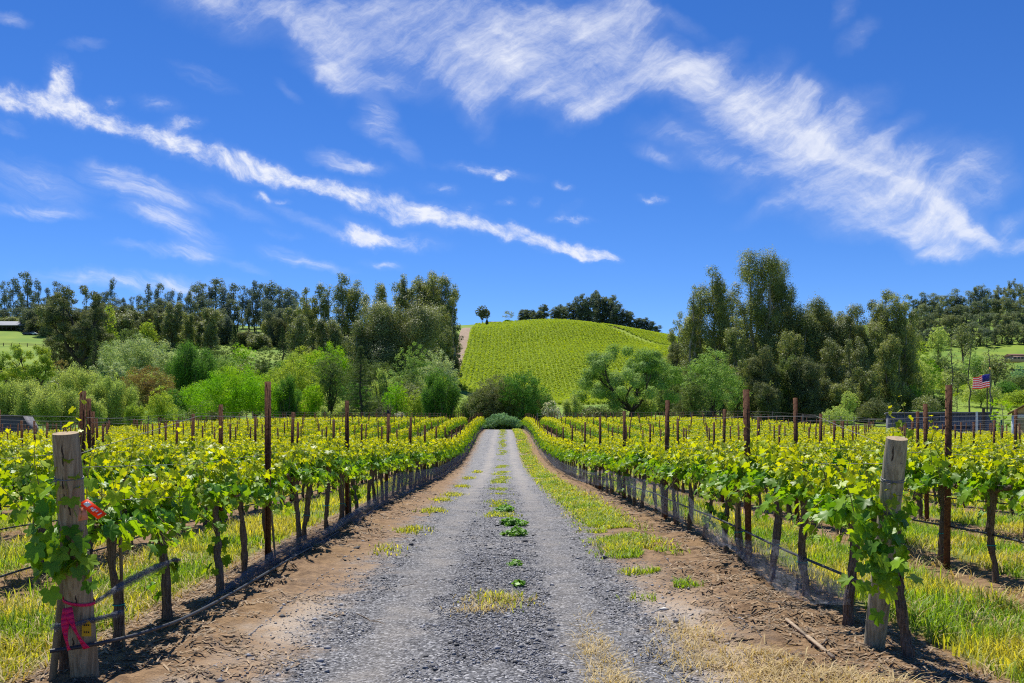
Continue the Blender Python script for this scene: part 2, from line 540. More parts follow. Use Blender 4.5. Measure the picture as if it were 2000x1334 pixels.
# ------------------------------------------------------------------ ground sheet, gravel road
def ground_mat(name, road):
    m, T = new_mat(name)
    geo = T.n('ShaderNodeNewGeometry')
    pos = geo.outputs['Position']
    x, y, z = T.sep(pos)
    nL = T.noise(pos, 0.35, 3)
    nM = T.noise(pos, 1.7, 4, 0.6)
    nS = T.noise(pos, 9.0, 4, 0.65)
    nF = T.noise(pos, 55.0, 3, 0.7)
    lng = T.noise(T.mapping(pos, scale=(1, 0.08, 1)), 3.2, 4, 0.6)
    vor = T.n('ShaderNodeTexVoronoi', feature='F1')
    T.link(pos, vor.inputs['Vector'])
    vor.inputs['Scale'].default_value = 58.0
    vr = T.sep(vor.outputs['Color'])[0]
    vor2 = T.n('ShaderNodeTexVoronoi', feature='F1')
    T.link(pos, vor2.inputs['Vector'])
    vor2.inputs['Scale'].default_value = 23.0
    vr2 = T.sep(vor2.outputs['Color'])[0]
    # gravel: dark blue-grey crushed stone with pale chips and dusty wheel tracks
    st = T.mix(T.step(vr, 0.05, 0.95), (0.068, 0.069, 0.075), (0.29, 0.29, 0.302))
    st = T.mix(T.step(vr, 0.86, 0.97), st, (0.50, 0.50, 0.51))
    st = T.mix(T.step(vr2, 0.8, 0.95, 0, 0.6), st, (0.05, 0.052, 0.06))
    dust = T.mix(nF, (0.26, 0.235, 0.21), (0.40, 0.37, 0.335))
    tr1 = T.step(T.math('ABSOLUTE', T.math('ADD', x, T.math('ADD', 0.84, T.math('MULTIPLY', T.math('SUBTRACT', lng, 0.5), 0.5)))), 0.42, 0.02)
    tr2 = T.step(T.math('ABSOLUTE', T.math('SUBTRACT', x, T.math('ADD', 0.66, T.math('MULTIPLY', T.math('SUBTRACT', lng, 0.5), 0.5)))), 0.42, 0.02)
    far = T.step(y, 7.0, 36.0, 0.45, 1.0)
    trk = T.math('MULTIPLY', T.math('MULTIPLY', T.math('ADD', tr1, tr2), T.step(nM, 0.28, 0.55)), far, clamp=True)
    gravel = T.mix(T.math('MULTIPLY', trk, 0.62), st, dust)
    gravel = T.mix(T.step(nM, 0.50, 0.72, 0, 0.5), gravel, dust)
    # bare earth: brown clay with paler sandy patches and dark crumbs
    earth = T.mix(T.step(nS, 0.3, 0.7), (0.125, 0.072, 0.036), (0.30, 0.192, 0.105))
    earth = T.mix(T.step(nL, 0.42, 0.62, 0, 0.45), earth, (0.25, 0.15, 0.062))
    earth = T.mix(T.step(nF, 0.60, 0.74, 0, 0.75), earth, (0.06, 0.04, 0.03))
    earth = T.mix(T.step(nF, 0.36, 0.28, 0, 0.5), earth, (0.45, 0.36, 0.27))
    sand = T.mix(nF, (0.36, 0.29, 0.22), (0.56, 0.47, 0.38))
    # the earth goes pale and sandy where it meets the gravel
    ax = T.math('ABSOLUTE', T.math('SUBTRACT', x, -0.07))
    wob = T.math('ADD', T.math('MULTIPLY', T.math('SUBTRACT', nM, 0.5), 0.9), T.math('MULTIPLY', T.math('SUBTRACT', nS, 0.5), 0.55))
    ax = T.math('ABSOLUTE', T.math('ADD', T.math('ADD', x, 0.07), T.step(y, 18.0, 60.0, 0.0, 0.36)))
    axn = T.math('SUBTRACT', T.math('ADD', ax, wob), T.step(y, 18.0, 60.0, 0.0, 0.2))
    sandm = T.math('MULTIPLY', T.math('MULTIPLY', T.step(axn, 1.0, 1.3), T.step(axn, 2.1, 1.5)), T.step(nL, 0.32, 0.54))
    sandm = T.math('MULTIPLY', sandm, T.step(y, 12.0, 6.0, 0.12, 1.0))
    earth = T.mix(sandm, earth, sand)
    gm = T.step(axn, 1.72, 1.12)
    gm = T.math('MULTIPLY', gm, T.step(y, 119, 112))
    near = T.mix(gm, earth, gravel)
    # vineyard floor: mown grass alleys and bare strips under the vines
    half = T.math('ABSOLUTE', T.math('SUBTRACT', x, (ROW0_L + ROW0_R) / 2))
    rr = T.math('SUBTRACT', half, (ROW0_R - ROW0_L) / 2)
    md = T.math('ABSOLUTE', T.math('SUBTRACT', T.math('FLOORED_MODULO', T.math('ADD', rr, ROWSP / 2), ROWSP), ROWSP / 2))
    under = T.step(T.math('ADD', md, T.math('MULTIPLY', T.math('SUBTRACT', nM, 0.5), 0.5)), 0.56, 0.40)
    g1 = T.mix(T.step(nS, 0.3, 0.7), (0.085, 0.13, 0.022), (0.21, 0.24, 0.045))
    g1 = T.mix(T.step(nM, 0.5, 0.72, 0, 0.65), g1, (0.33, 0.27, 0.13))
    field = T.mix(under, g1, earth)
    fm = T.math('MULTIPLY', T.step(rr, 0.15, 0.45), T.step(y, 121, 117))
    near = T.mix(fm, near, field)
    # beyond the vineyard: pasture and the floor of the woods
    past = T.mix(T.step(T.noise(pos, 0.05, 4), 0.35, 0.65), (0.11, 0.21, 0.014), (0.19, 0.28, 0.02))
    past = T.mix(T.step(T.noise(pos, 0.6, 4, 0.7), 0.45, 0.75, 0, 0.5), past, (0.16, 0.16, 0.05))
    fld = T.math('MULTIPLY', T.step(y, 122, 117), T.step(T.math('ABSOLUTE', x), 62, 50))
    col = T.mix(fld, past, near)
    if road:
        col = near
    # clay slope track and vineyard soil on the far hill
    if not road:
        hy = T.math('MULTIPLY', T.step(y, 372, 380), T.step(y, 720, 712))
        hx = T.math('MULTIPLY', T.step(x, -24, -20), T.step(x, 150, 146))
        hs_ = T.math('MULTIPLY', hy, hx)
        col = T.mix(hs_, col, T.mix(nM, (0.16, 0.24, 0.008), (0.23, 0.29, 0.012)))
    bs = T.n('ShaderNodeBsdfPrincipled')
    T._in(bs.inputs['Base Color'], col)
    bs.inputs['Roughness'].default_value = 0.9
    bs.inputs['Specular IOR Level'].default_value = 0.25
    hgt = T.math('ADD', T.math('MULTIPLY', T.math('SUBTRACT', 1.0, vor.outputs['Distance']), T.math('MULTIPLY', gm, 0.9)),
                 T.math('ADD', T.math('MULTIPLY', nF, 0.9), T.math('MULTIPLY', nS, 1.6)))
    hgt = T.math('ADD', hgt, T.math('MULTIPLY', vr2, T.math('MULTIPLY', gm, 0.8)))
    bp = T.n('ShaderNodeBump')
    bp.inputs['Distance'].default_value = 0.022
    T._in(bp.inputs['Strength'], T.step(y, 6, 60, 0.95, 0.25))
    T.link(hgt, bp.inputs['Height'])
    T.link(bp.outputs[0], bs.inputs['Normal'])
    o = T.n('ShaderNodeOutputMaterial')
    T.link(bs.outputs[0], o.inputs[0])
    return m


def sheet(name, X, Y, Z, mat, smooth=True):
    r, c = X.shape
    V = np.stack([X, Y, Z], -1).reshape(-1, 3)
    i, j = np.meshgrid(np.arange(r - 1), np.arange(c - 1), indexing='ij')
    Q = np.stack([i * c + j, i * c + j + 1, (i + 1) * c + j + 1, (i + 1) * c + j], -1).reshape(-1, 4)
    return MB().add(V, Q).build(name, mat, smooth=smooth)


M_GROUND = ground_mat("ground_soil_and_grass", False)
M_ROAD = ground_mat("gravel_and_dust", True)
dd = np.concatenate([np.linspace(-14, 4, 10), np.exp(np.linspace(math.log(5), math.log(2400), 190))])
tt = np.linspace(-1.15, 1.15, 150)
Yg, Tg = np.meshgrid(dd, tt, indexing='ij')
Xg = Tg * (Yg + 26)
tag(sheet("ground", Xg, Yg, ground(Xg, Yg), M_GROUND), kind='structure')

# the gravel road with the bare verges, a finer sheet with ruts and clods, laid on the ground
rng = np.random.default_rng(3)


def vnoise(x, y, s, seed):
    """cheap smooth value noise"""
    g = np.random.default_rng(seed).random((64, 64))
    u, v = x / s, y / s
    i, j = np.floor(u).astype(int), np.floor(v).astype(int)
    fu, fv = u - i, v - j
    fu, fv = fu * fu * (3 - 2 * fu), fv * fv * (3 - 2 * fv)
    G = lambda a, b: g[a % 64, b % 64]
    return (G(i, j) * (1 - fu) + G(i + 1, j) * fu) * (1 - fv) + (G(i, j + 1) * (1 - fu) + G(i + 1, j + 1) * fu) * fv


def road_z(x, y):
    z = ground(x, y) + 0.012
    fall = np.clip(40.0 / np.maximum(y, 1), 0, 1)
    rough = (vnoise(x, y, .07, 1) - .5) * .014 + (vnoise(x, y, .19, 2) - .5) * .022 + (vnoise(x, y, .6, 4) - .5) * .03
    ruts = -0.035 * np.exp(-((x + .84) / .28) ** 2) - 0.035 * np.exp(-((x - .66) / .28) ** 2)
    verge = np.clip((np.abs(x + .07) - 1.5) / .5, 0, 1)
    clod = verge * ((vnoise(x, y, .11, 5) - .4) * .05 + (vnoise(x, y, .33, 6) - .4) * .06)
    edge = np.clip((2.98 - np.abs(x - .035)) / .2, 0, 1)
    return z + (rough + ruts + clod + .03 * verge) * fall * edge


xs = np.concatenate([np.arange(-2.98, 3.06, 0.05)])
ys = np.concatenate([np.arange(2.5, 14, 0.05), 14 * np.exp(np.arange(0, math.log(119 / 14), 0.008))])
Yr, Xr = np.meshgrid(ys, xs, indexing='ij')
tag(sheet("gravel_road", Xr, Yr, road_z(Xr, Yr), M_ROAD), kind='structure')

# ------------------------------------------------------------------ loose stones, litter, grasses near the road
M_STONE = leaf_mat("crushed_stone", (0.20, 0.20, 0.21), var=0.85, trans=0.0, rough=0.75, spec=0.4)
M_LITTER = leaf_mat("dry_litter_straw", (0.30, 0.215, 0.13), var=0.6, trans=0.1, rough=0.8, young=(0.085, 0.055, 0.038))
M_STRAW = leaf_mat("dead_grass_straw", (0.52, 0.40, 0.20), var=0.4, trans=0.25, rough=0.7, young=(0.30, 0.25, 0.08))
M_GRASS = leaf_mat("green_grass_blades", (0.17, 0.32, 0.014), var=0.5, trans=0.45, rough=0.55, young=(0.48, 0.45, 0.06))
M_WEED = leaf_mat("broad_weed_leaves", (0.15, 0.34, 0.025), var=0.5, trans=0.35, rough=0.5)

OCT = np.array([(1, 0, 0), (0, 1, 0), (-1, 0, 0), (0, -1, 0), (0, 0, 1), (0, 0, -1)], float)
OCF = np.array([(0, 1, 4), (1, 2, 4), (2, 3, 4), (3, 0, 4), (1, 0, 5), (2, 1, 5), (3, 2, 5), (0, 3, 5)])


def stones(n, y0, y1, size, seed):
    r = np.random.default_rng(seed)
    y = y0 * (y1 / y0) ** r.random(n)
    x = np.clip(r.normal(-.07, .78, n), -1.9, 1.9)
    keep = vnoise(x, y, .5, 9) + .3 * r.random(n) > .38
    x, y = x[keep], y[keep]
    k = len(x)
    s = size * np.exp(r.normal(0, .42, k))
    V = OCT[None] * (1 + .5 * (r.random((k, 6, 1)) - .5)) * s[:, None, None] * np.stack([.7 + .6 * r.random(k), .7 + .6 * r.random(k), .45 + .3 * r.random(k)], -1)[:, None]
    a = r.random(k) * 6.28
    ca, sa = np.cos(a)[:, None], np.sin(a)[:, None]
    tl = (r.random((k, 1)) - .5) * .9
    X = V[..., 0] * ca - V[..., 1] * sa
    Y = V[..., 0] * sa + V[..., 1] * ca
    Z = V[..., 2] + tl * V[..., 0]
    P_ = np.stack([X + x[:, None], Y + y[:, None], Z + (road_z(x, y) + s * .18)[:, None]], -1)
    return P_.reshape(-1, 3), (OCF[None] + 6 * np.arange(k)[:, None, None]).reshape(-1, 3)


mb = MB()
mb.add(*stones(42000, 5.0, 11.5, .0062, 11))
mb.add(*stones(14000, 6.0, 30, .009, 12))
mb.add(*stones(160, 5.0, 16, .019, 13))
tag(mb.build("loose_gravel", M_STONE), kind='stuff')


def blades(x, y, z, h, w, r, mb, tint=0.0, lean=.5, segs=2):
    k = len(x)
    a = r.random(k) * 6.28
    d = np.stack([np.cos(a), np.sin(a), np.zeros(k)], -1)
    s = np.stack([-np.sin(a), np.cos(a), np.zeros(k)], -1)
    L = h * lean * (.3 + r.random(k))
    b0 = np.stack([x, y, z], -1)
    m = b0 + d * (L * .35)[:, None] + np.array([0, 0, 1.0]) * (h * .6)[:, None]
    t = b0 + d * L[:, None] + np.array([0, 0, 1.0]) * (h * (1 - .3 * r.random(k)))[:, None]
    sw = s * (w / 2)[:, None]
    V = np.stack([b0 - sw, b0 + sw, m + sw * .8, m - sw * .8, t], 1).reshape(-1, 3)
    base = 5 * np.arange(k)[:, None]
    mb.add(V, np.array([[0, 1, 2, 3]]) + base, 0, np.repeat(np.broadcast_to(tint, (k,)), 5))
    # the tips use the same points again
    mb.f.append(np.array([[3, 2, 4]]) + base + (mb.nv - 5 * k))
    mb.m.append(np.zeros(k, np.int32))


def grass_zone(n, xlo, xhi, y0, y1, h, w, seed, thr=.0, tintlo=0., tinthi=1.):
    r = np.random.default_rng(seed)
    y = y0 * (y1 / y0) ** (r.random(n))
    x = xlo + (xhi - xlo) * r.random(n)
    vis = np.abs(x) < (y + 3.0) * .62
    nn = vnoise(x, y, .35, seed + 1) * .6 + vnoise(x, y, 1.1, seed + 2) * .4
    keep = vis & (nn > thr)
    return x[keep], y[keep], nn[keep], r


def row_dist(x):
    rr = np.where(x > 0, x - ROW0_R, ROW0_L - x)
    return np.abs(np.mod(rr + ROWSP / 2, ROWSP) - ROWSP / 2), rr


M_G2 = M_GRASS
mbg = MB()
for seed, (n, xlo, xhi, y0, y1, h, w) in enumerate([(70000, -9, -3.0, 5.2, 16, .17, .009), (60000, -16, -3.0, 12, 34, .15, .017),
                                                   (75000, 3.1, 9.5, 5.2, 16, .17, .009), (60000, 3.1, 17, 12, 34, .15, .017),
                                                   (26000, -24, -3.1, 30, 80, .15, .04), (26000, 3.2, 24, 30, 80, .15, .04)]):
    x, y, nn, r = grass_zone(n, xlo, xhi, y0, y1, h, w, 40 + seed * 5, .30)
    md, rr = row_dist(x)
    k = (md > .42 + .25 * (r.random(len(x)) - .3)) & (rr > .3)
    x, y, nn = x[k], y[k], nn[k]
    hh = .78 * h * (.35 + 1.1 * r.random(len(x)) * (.4 + nn)) * np.where(r.random(len(x)) < .06, 1.6, 1)
    ww = w * (.6 + .8 * r.random(len(x)))
    dry = np.clip(.22 + (vnoise(x, y, .9, 77) - .38) * 2.0 + .6 * (r.random(len(x)) - .3), 0, 1)
    blades(x, y, ground(x, y) - .01, hh, ww, r, mbg, tint=dry, lean=.75)
tag(mbg.build("grass", M_GRASS), kind='stuff')

# pale dead grass lying among the green, and the straw at the road's edge
mbs = MB()
for seed, (n, xlo, xhi, y0, y1) in enumerate([(15000, -8, -3.0, 5.2, 16), (20000, 3.0, 9, 5.2, 16)]):
    x, y, nn, r = grass_zone(n, xlo, xhi, y0, y1, .1, .008, 140 + seed * 5, .5)
    blades(x, y, ground(x, y), .06 + .08 * r.random(len(x)), .006 + .006 * r.random(len(x)), r, mbs, tint=r.random(len(x)) * .6, lean=2.2)
rs = np.random.default_rng(5)
for cx, cy_, sx, sy, n in [(1.70, 5.9, .17, .30, 900), (1.42, 6.9, .13, .28, 420), (1.30, 6.25, .16, .2, 320), (2.0, 5.4, .25, .2, 700), (.70, 5.75, .07, .55, 900), (.66, 6.7, .06, .5, 500), (1.55, 5.35, .3, .2, 600),
                           (-.06, 8.3, .16, .16, 260), (-.2, 7.9, .12, .1, 140)]:
    x, y = rs.normal(cx, sx, n), rs.normal(cy_, sy, n)
    blades(x, y, road_z(x, y) + .004, .02 + .06 * rs.random(n), .004 + .005 * rs.random(n), rs, mbs, tint=rs.random(n) * .35, lean=2.4)
tag(mbs.build("dead_grass", M_STRAW), kind='stuff')

# grass on the verge right of the road, along the middle and in tufts at the left edge
mbv = MB()
r = np.random.default_rng(8)
n = 70000
y = 8.2 * (115 / 8.2) ** (r.random(n) ** .9)
x = 1.68 + r.normal(0, .21, n) - .12 * np.clip((y - 20) / 40, 0, 1)
nn = vnoise(x, y, .45, 21) * .55 + vnoise(x, y, 1.7, 22) * .45
thin = np.clip((13 - y) / 4, 0, 1) * .14
k = (nn > .47 + thin - .16 * np.clip((y - 12) / 8, 0, 1)) & (x > 1.05) & (x < 2.35)
x, y, nn = x[k], y[k], nn[k]
blades(x, y, road_z(x, y), (.014 + .07 * r.random(len(x)) ** 1.7 * nn * 1.6 * (1 + y / 70)), (.0055 + .00055 * y) * (.6 + .8 * r.random(len(x))), r, mbv,
       tint=.8 * np.clip(.0 + 1.15 * r.random(len(x)) * vnoise(x, y, .8, 25) * 1.6, 0, 1), lean=1.3)
n = 15000
y = 16.5 * (112 / 16.5) ** r.random(n)
x = r.normal(-.08, .15, n) + .1 * np.sin(y * .9)
k = vnoise(x * .5, y, 1.6 + 0 * y, 61) * .6 + vnoise(x, y, .4, 62) * .4 > .55 - .05 * np.clip((y - 30) / 40, 0, 1)
x, y = x[k], y[k]
n = len(x)
blades(x, y, road_z(x, y), .012 + .055 * r.random(n) ** 1.4, (.007 + .0005 * y) * (.6 + .8 * r.random(n)), r, mbv, tint=r.random(n) * .8, lean=1.2)
for cx, cy_, n in [(-1.42, 14.2, 300), (-1.38, 18, 500), (-1.42, 21.5, 260), (-1.3, 24, 300), (-1.3, 29, 300), (-1.35, 36, 200), (-1.2, 43, 200), (-1.5, 11.8, 110), (-.02, 8.35, 240)]:
    x, y = r.normal(cx, .12, n), r.normal(cy_, .1 + cy_ * .012, n)
    blades(x, y, road_z(x, y), .02 + .07 * r.random(n), (.007 + .0006 * y) * (.6 + .8 * r.random(n)), r, mbv, tint=.3 + r.random(n) * .7, lean=1.1)
tag(mbv.build("verge_grass", M_GRASS), kind='stuff')

# litter of prunings, bark and dry leaves on the bare earth
mbl = MB()
r = np.random.default_rng(9)
n = 26000
y = 5.0 * (26 / 5.0) ** r.random(n)
side = np.where(r.random(n) < .5, -1, 1)
x = side * (1.35 + 1.75 * r.random(n) ** .75)
nn = vnoise(x, y, .28, 31) * .5 + vnoise(x, y, .9, 32) * .5
k = nn + .25 * (np.abs(x) - 2.2) > .42
x, y = x[k], y[k]
n = len(x)
a = r.random(n) * math.pi
L = (.008 + .05 * r.random(n) ** 3.0) * (1 + y / 30)
w = .0022 + .003 * r.random(n) + .0003 * y
d = np.stack([np.cos(a), np.sin(a), (r.random(n) - .5) * .5], -1)
s = np.stack([-np.sin(a), np.cos(a), np.zeros(n)], -1)
c = np.stack([x, y, road_z(x, y) + .006], -1)
up = np.array([0, 0, 1.0])
V = np.stack([c - d * L[:, None] - s * w[:, None], c - d * L[:, None] + s * w[:, None], c + d * L[:, None] + s * w[:, None] + up * .004, c + d * L[:, None] - s * w[:, None] + up * .004], 1)
mbl.add(V.reshape(-1, 3), np.arange(4 * n).reshape(n, 4), 0, np.repeat((r.random(n) < .62) * r.random(n), 4))
tag(mbl.build("dry_litter", M_LITTER), kind='stuff')

# broad-leaved weeds in the middle of the road: each clump is a plant
def weed(cx, cy_, rad, n, seed, label):
    r = np.random.default_rng(seed)
    a = r.random(n) * 6.28
    q = np.sqrt(r.random(n)) * rad * (.62 + .38 * np.sin(a * 3 + seed) * np.sin(a * 2 + seed * 2))
    P_ = np.stack([q * np.cos(a), q * np.sin(a), .012 + .13 * r.random(n) * (1 - q / rad * .75) * min(1, rad * 4)], -1)
    N_ = np.stack([np.cos(a) * .5, np.sin(a) * .5, np.ones(n)], -1) + r.normal(0, .45, (n, 3))
    mb = MB()
    quads(P_, N_, .014 + .026 * r.random(n), .75, r, mb)
    o = mb.build("road_weed", M_WEED)
    o.location = (cx, cy_, float(road_z(np.array([cx]), np.array([cy_]))[0]))
    tag(o, label, "weed", "weeds growing along the middle of the gravel road")


for cx, cy_, rad, n, lb in [(.13, 15.1, .32, 620, "largest leafy green weed clump in the middle of the gravel road"),
                            (.2, 13.6, .25, 380, "low bright green weed clump just nearer than the largest clump"),
                            (.05, 18.0, .28, 380, "yellowish green weed clump just beyond the largest clump on the road"),
                            (.14, 10.55, .13, 90, "small weed clump with browned grass in the middle of the gravel"),
                            (.16, 9.2, .09, 50, "tiny sprig of weed at the near end of the road's middle strip")]:
    weed(cx, cy_, rad, n, int(cy_ * 10), lb)

# sticks and a broken wooden stake lying on the dirt
M_TWIG = plain_mat("weathered_twig", (0.10, 0.075, 0.055), 0.85, (0.22, 0.17, 0.13), 30)
M_STAKE = plain_mat("weathered_stake_wood", (0.42, 0.32, 0.22), 0.85, (0.26, 0.19, 0.13), 14, stretch=(6, .6, 6), bump=.3)


def twig(p0, p1, rad, seed, label, name="fallen_twig"):
    r = np.random.default_rng(seed)
    t = np.linspace(0, 1, 7)
    p0, p1 = np.array(p0, float), np.array(p1, float)
    side = np.array([-(p1 - p0)[1], (p1 - p0)[0]])
    xy = p0 + (p1 - p0) * t[:, None] + side * (r.normal(0, .035, 7) * np.sin(t * math.pi))[:, None]
    z = road_z(xy[:, 0], xy[:, 1]) + rad * .9 + .006
    mid = np.append(xy[3], z[3])
    pts = np.column_stack([xy, z]) - mid
    mb = MB()
    tube_add(mb, pts, np.linspace(rad, rad * .6, 7), 5, cap=True)
    k = pts[4] + np.array([side[0] * .1, side[1] * .1, .02])
    tube_add(mb, [pts[3], k], [rad * .6, rad * .3], 4)
    o = mb.build(name, M_TWIG)
    o.location = mid
    tag(o, label, "twig", "twigs lying on the dirt and gravel")


def gp(px, py, D):
    return ((px - PX0) / F * D, D)


def gpy(px, py):
    """ground point seen at a photo pixel near the camera (flat ground)"""
    D = EYE * F / (py - PY0)
    return ((px - PX0) / F * D, D)


twig(gpy(697, 1204), gpy(760, 1223), .006, 1, "dark thin twig lying on the dusty gravel by the wheel track")
twig(gpy(785, 1147), gpy(838, 1134), .006, 2, "dark crooked twig on the pale gravel beyond another twig")
twig(gpy(1440, 1211), gpy(1590, 1201), .006, 3, "longest pale pruning lying on the brown dirt")
twig(gpy(1462, 1193), gpy(1565, 1204), .005, 4, "thin forked pruning just beyond the longest pruning")
twig(gpy(1423, 1224), gpy(1462, 1243), .006, 5, "short dark twig by the straw at the gravel's edge")
twig(gpy(1590, 1275), gpy(1635, 1270), .008, 6, "stubby dark stick crossing under the broken wooden stake")
twig(gpy(350, 1240), gpy(427, 1236), .005, 7, "thin dry twig on the earth beside the drip hose")
twig(gpy(1475, 1092), gpy(1520, 1096), .006, 8, "grey twig on the dirt beneath the steel post")

p0, p1 = gpy(1536, 1226), gpy(1627, 1304)
v = np.array(p1) - np.array(p0)
L = float(np.hypot(*v))
mb = MB()
box_add(mb, (-L / 2, -.012, 0), (-.02, .012, .018))
box_add(mb, (-.018, -.011, 0.002), (L / 2, .014, .020))
o = mb.build("broken_stake", M_STAKE)
mid = (np.array(p0) + p1) / 2
o.location = (mid[0], mid[1], float(road_z(mid[:1], mid[1:])[0]) + .012)
o.rotation_euler = (0, 0, math.atan2(v[1], v[0]))
tag(o, "long pale broken wooden stake lying flat on the brown dirt", "stake")

M_PALE = plain_mat("pale_limestone", (0.72, 0.70, 0.66), 0.8, (0.6, 0.57, 0.52), 20)
for i, (px, py, s, lb) in enumerate([(1209, 1048, .03, "white pebble at the edge of the verge grass"), (1233, 1153, .025, "white flat stone on the gravel by the right wheel track"),
                                     (1297, 1194, .04, "largest white flat stone at the gravel's right edge"), (1244, 1175, .017, "tiny white pebble near two larger white stones")]):
    r = np.random.default_rng(60 + i)
    V = OCT * np.array([1.2, .8, .4]) * s * (1 + .3 * (r.random((6, 1)) - .5))
    o = MB().add(V, OCF).build("white_stone", M_PALE, smooth=True)
    x, y = gpy(px, py)
    o.location = (x, y, float(road_z(np.array([x]), np.array([y]))[0]) + s * .2)
    tag(o, lb, "stone", "white stones on the road")


# ------------------------------------------------------------------ vineyard: vines, posts, wires, hoses, netting
M_LEAF = leaf_mat("grape_leaf", (0.12, 0.32, 0.016), var=0.36, trans=0.45, rough=0.46, young=(0.45, 0.51, 0.010), spec=0.38, tcol=(1.5, 1.25, 0.3))
M_FARLEAF = leaf_mat("grape_leaf_distant", (0.13, 0.31, 0.010), var=0.35, trans=0.42, rough=0.6, young=(0.48, 0.52, 0.008), spec=0.2, tcol=(1.5, 1.25, 0.2))
M_BARK = plain_mat("vine_bark", (0.10, 0.068, 0.048), 0.95, (0.20, 0.15, 0.115), 26, bump=.9, stretch=(3.0, 3.0, .5), spec=.15)
M_SHOOT = plain_mat("green_shoot", (0.20, 0.25, 0.05), 0.6, (0.26, 0.16, 0.05), 12)
M_RUST = plain_mat("rusty_steel", (0.085, 0.032, 0.016), 0.85, (0.17, 0.075, 0.035), 24, bump=.25, spec=.25)
M_WIRE = plain_mat("galvanised_wire", (0.17, 0.17, 0.18), 0.55, metal=.4)
M_HOSE = plain_mat("black_drip_hose", (0.022, 0.024, 0.03), 0.5, (0.04, 0.042, 0.05), 20)
M_TEAL = plain_mat("teal_tie_tape", (0.01, 0.30, 0.26), 0.5)
M_TSTAKE = plain_mat("training_stake_wood", (0.20, 0.14, 0.075), 0.85, (0.30, 0.22, 0.12), 20, stretch=(4, 4, .5))

LOBE = [(0, 1.0), (14, .86), (27, .64), (38, .80), (52, .97), (66, .80), (80, .60), (96, .74), (112, .82), (130, .66), (152, .56), (170, .22)]
ang = np.array([a for a, _ in LOBE] + [360 - a for a, _ in LOBE[::-1] if a not in (0,)])
rad = np.array([q for _, q in LOBE] + [q for a, q in LOBE[::-1] if a not in (0,)])
LX, LY = rad * np.sin(np.radians(ang)), rad * np.cos(np.radians(ang))
LEAF_V = np.column_stack([np.append(LX, 0), np.append(LY, 0.0) + .2, np.zeros(len(LX) + 1)])
LEAF_F = np.array([[len(LX), (i + 1) % len(LX), i] for i in range(len(LX))])


def leaves(mb, P_, N_, tipdir, size, tint, r, mat=0):
    """lobed leaf blades: P_ petiole end, N_ facing, tipdir where the tip points, size half-width"""
    k = len(P_)
    N_ = norm(N_)
    t = norm(tipdir - (tipdir * N_).sum(1, keepdims=True) * N_)
    s = np.cross(t, N_)
    lx, ly = LEAF_V[:, 0], LEAF_V[:, 1]
    fold = (.10 + .30 * r.random(k))[:, None]
    curl = (.05 + .30 * r.random(k))[:, None]
    wav = r.normal(0, .05, (k, len(lx)))
    h = fold * np.abs(lx)[None] - curl * (ly[None] ** 2) - .10 * (lx ** 2)[None] + wav
    V = P_[:, None] + size[:, None, None] * (lx[None, :, None] * s[:, None] + ly[None, :, None] * t[:, None] + h[..., None] * N_[:, None])
    nv = len(lx)
    mb.add(V.reshape(-1, 3), (LEAF_F[None] + nv * np.arange(k)[:, None, None]).reshape(-1, 3), mat, np.repeat(tint, nv))


def shoot(r, start, direc, length, nleaf, lf0, lf1, y0, y1, droop, acc, stems):
    """one cane with its alternate leaves, gathered into acc"""
    t = np.linspace(0, 1, 5)
    d = np.array(direc, float)
    d /= np.linalg.norm(d)
    side = norm(r.normal(size=3)[None])[0] * length * .12
    pts = np.array(start)[None] + d[None] * (t * length)[:, None] + side[None] * (np.sin(t * math.pi))[:, None]
    pts[:, 2] -= droop * length * t ** 2
    stems.append((pts, np.linspace(.0042, .0014, 5)))
    for q in range(nleaf):
        f = (q + .6 + .5 * r.random()) / (nleaf + .3)
        p = np.array([np.interp(f, t, pts[:, i]) for i in range(3)])
        a = q * 2.6 + r.normal(0, .6)
        out = np.array([math.cos(a), math.sin(a) * .8, .15])
        sz = (lf0 + (lf1 - lf0) * f ** 1.3) * (.75 + .5 * r.random())
        p = p + out * (sz * .75)
        n_ = np.array([out[0] * .8, out[1] * .6, .75]) + r.normal(0, .38, 3)
        tip = np.array([out[0], out[1], -.75 + .5 * r.random()])
        acc.append((p, n_, tip, sz, y0 + (y1 - y0) * f ** 1.2))


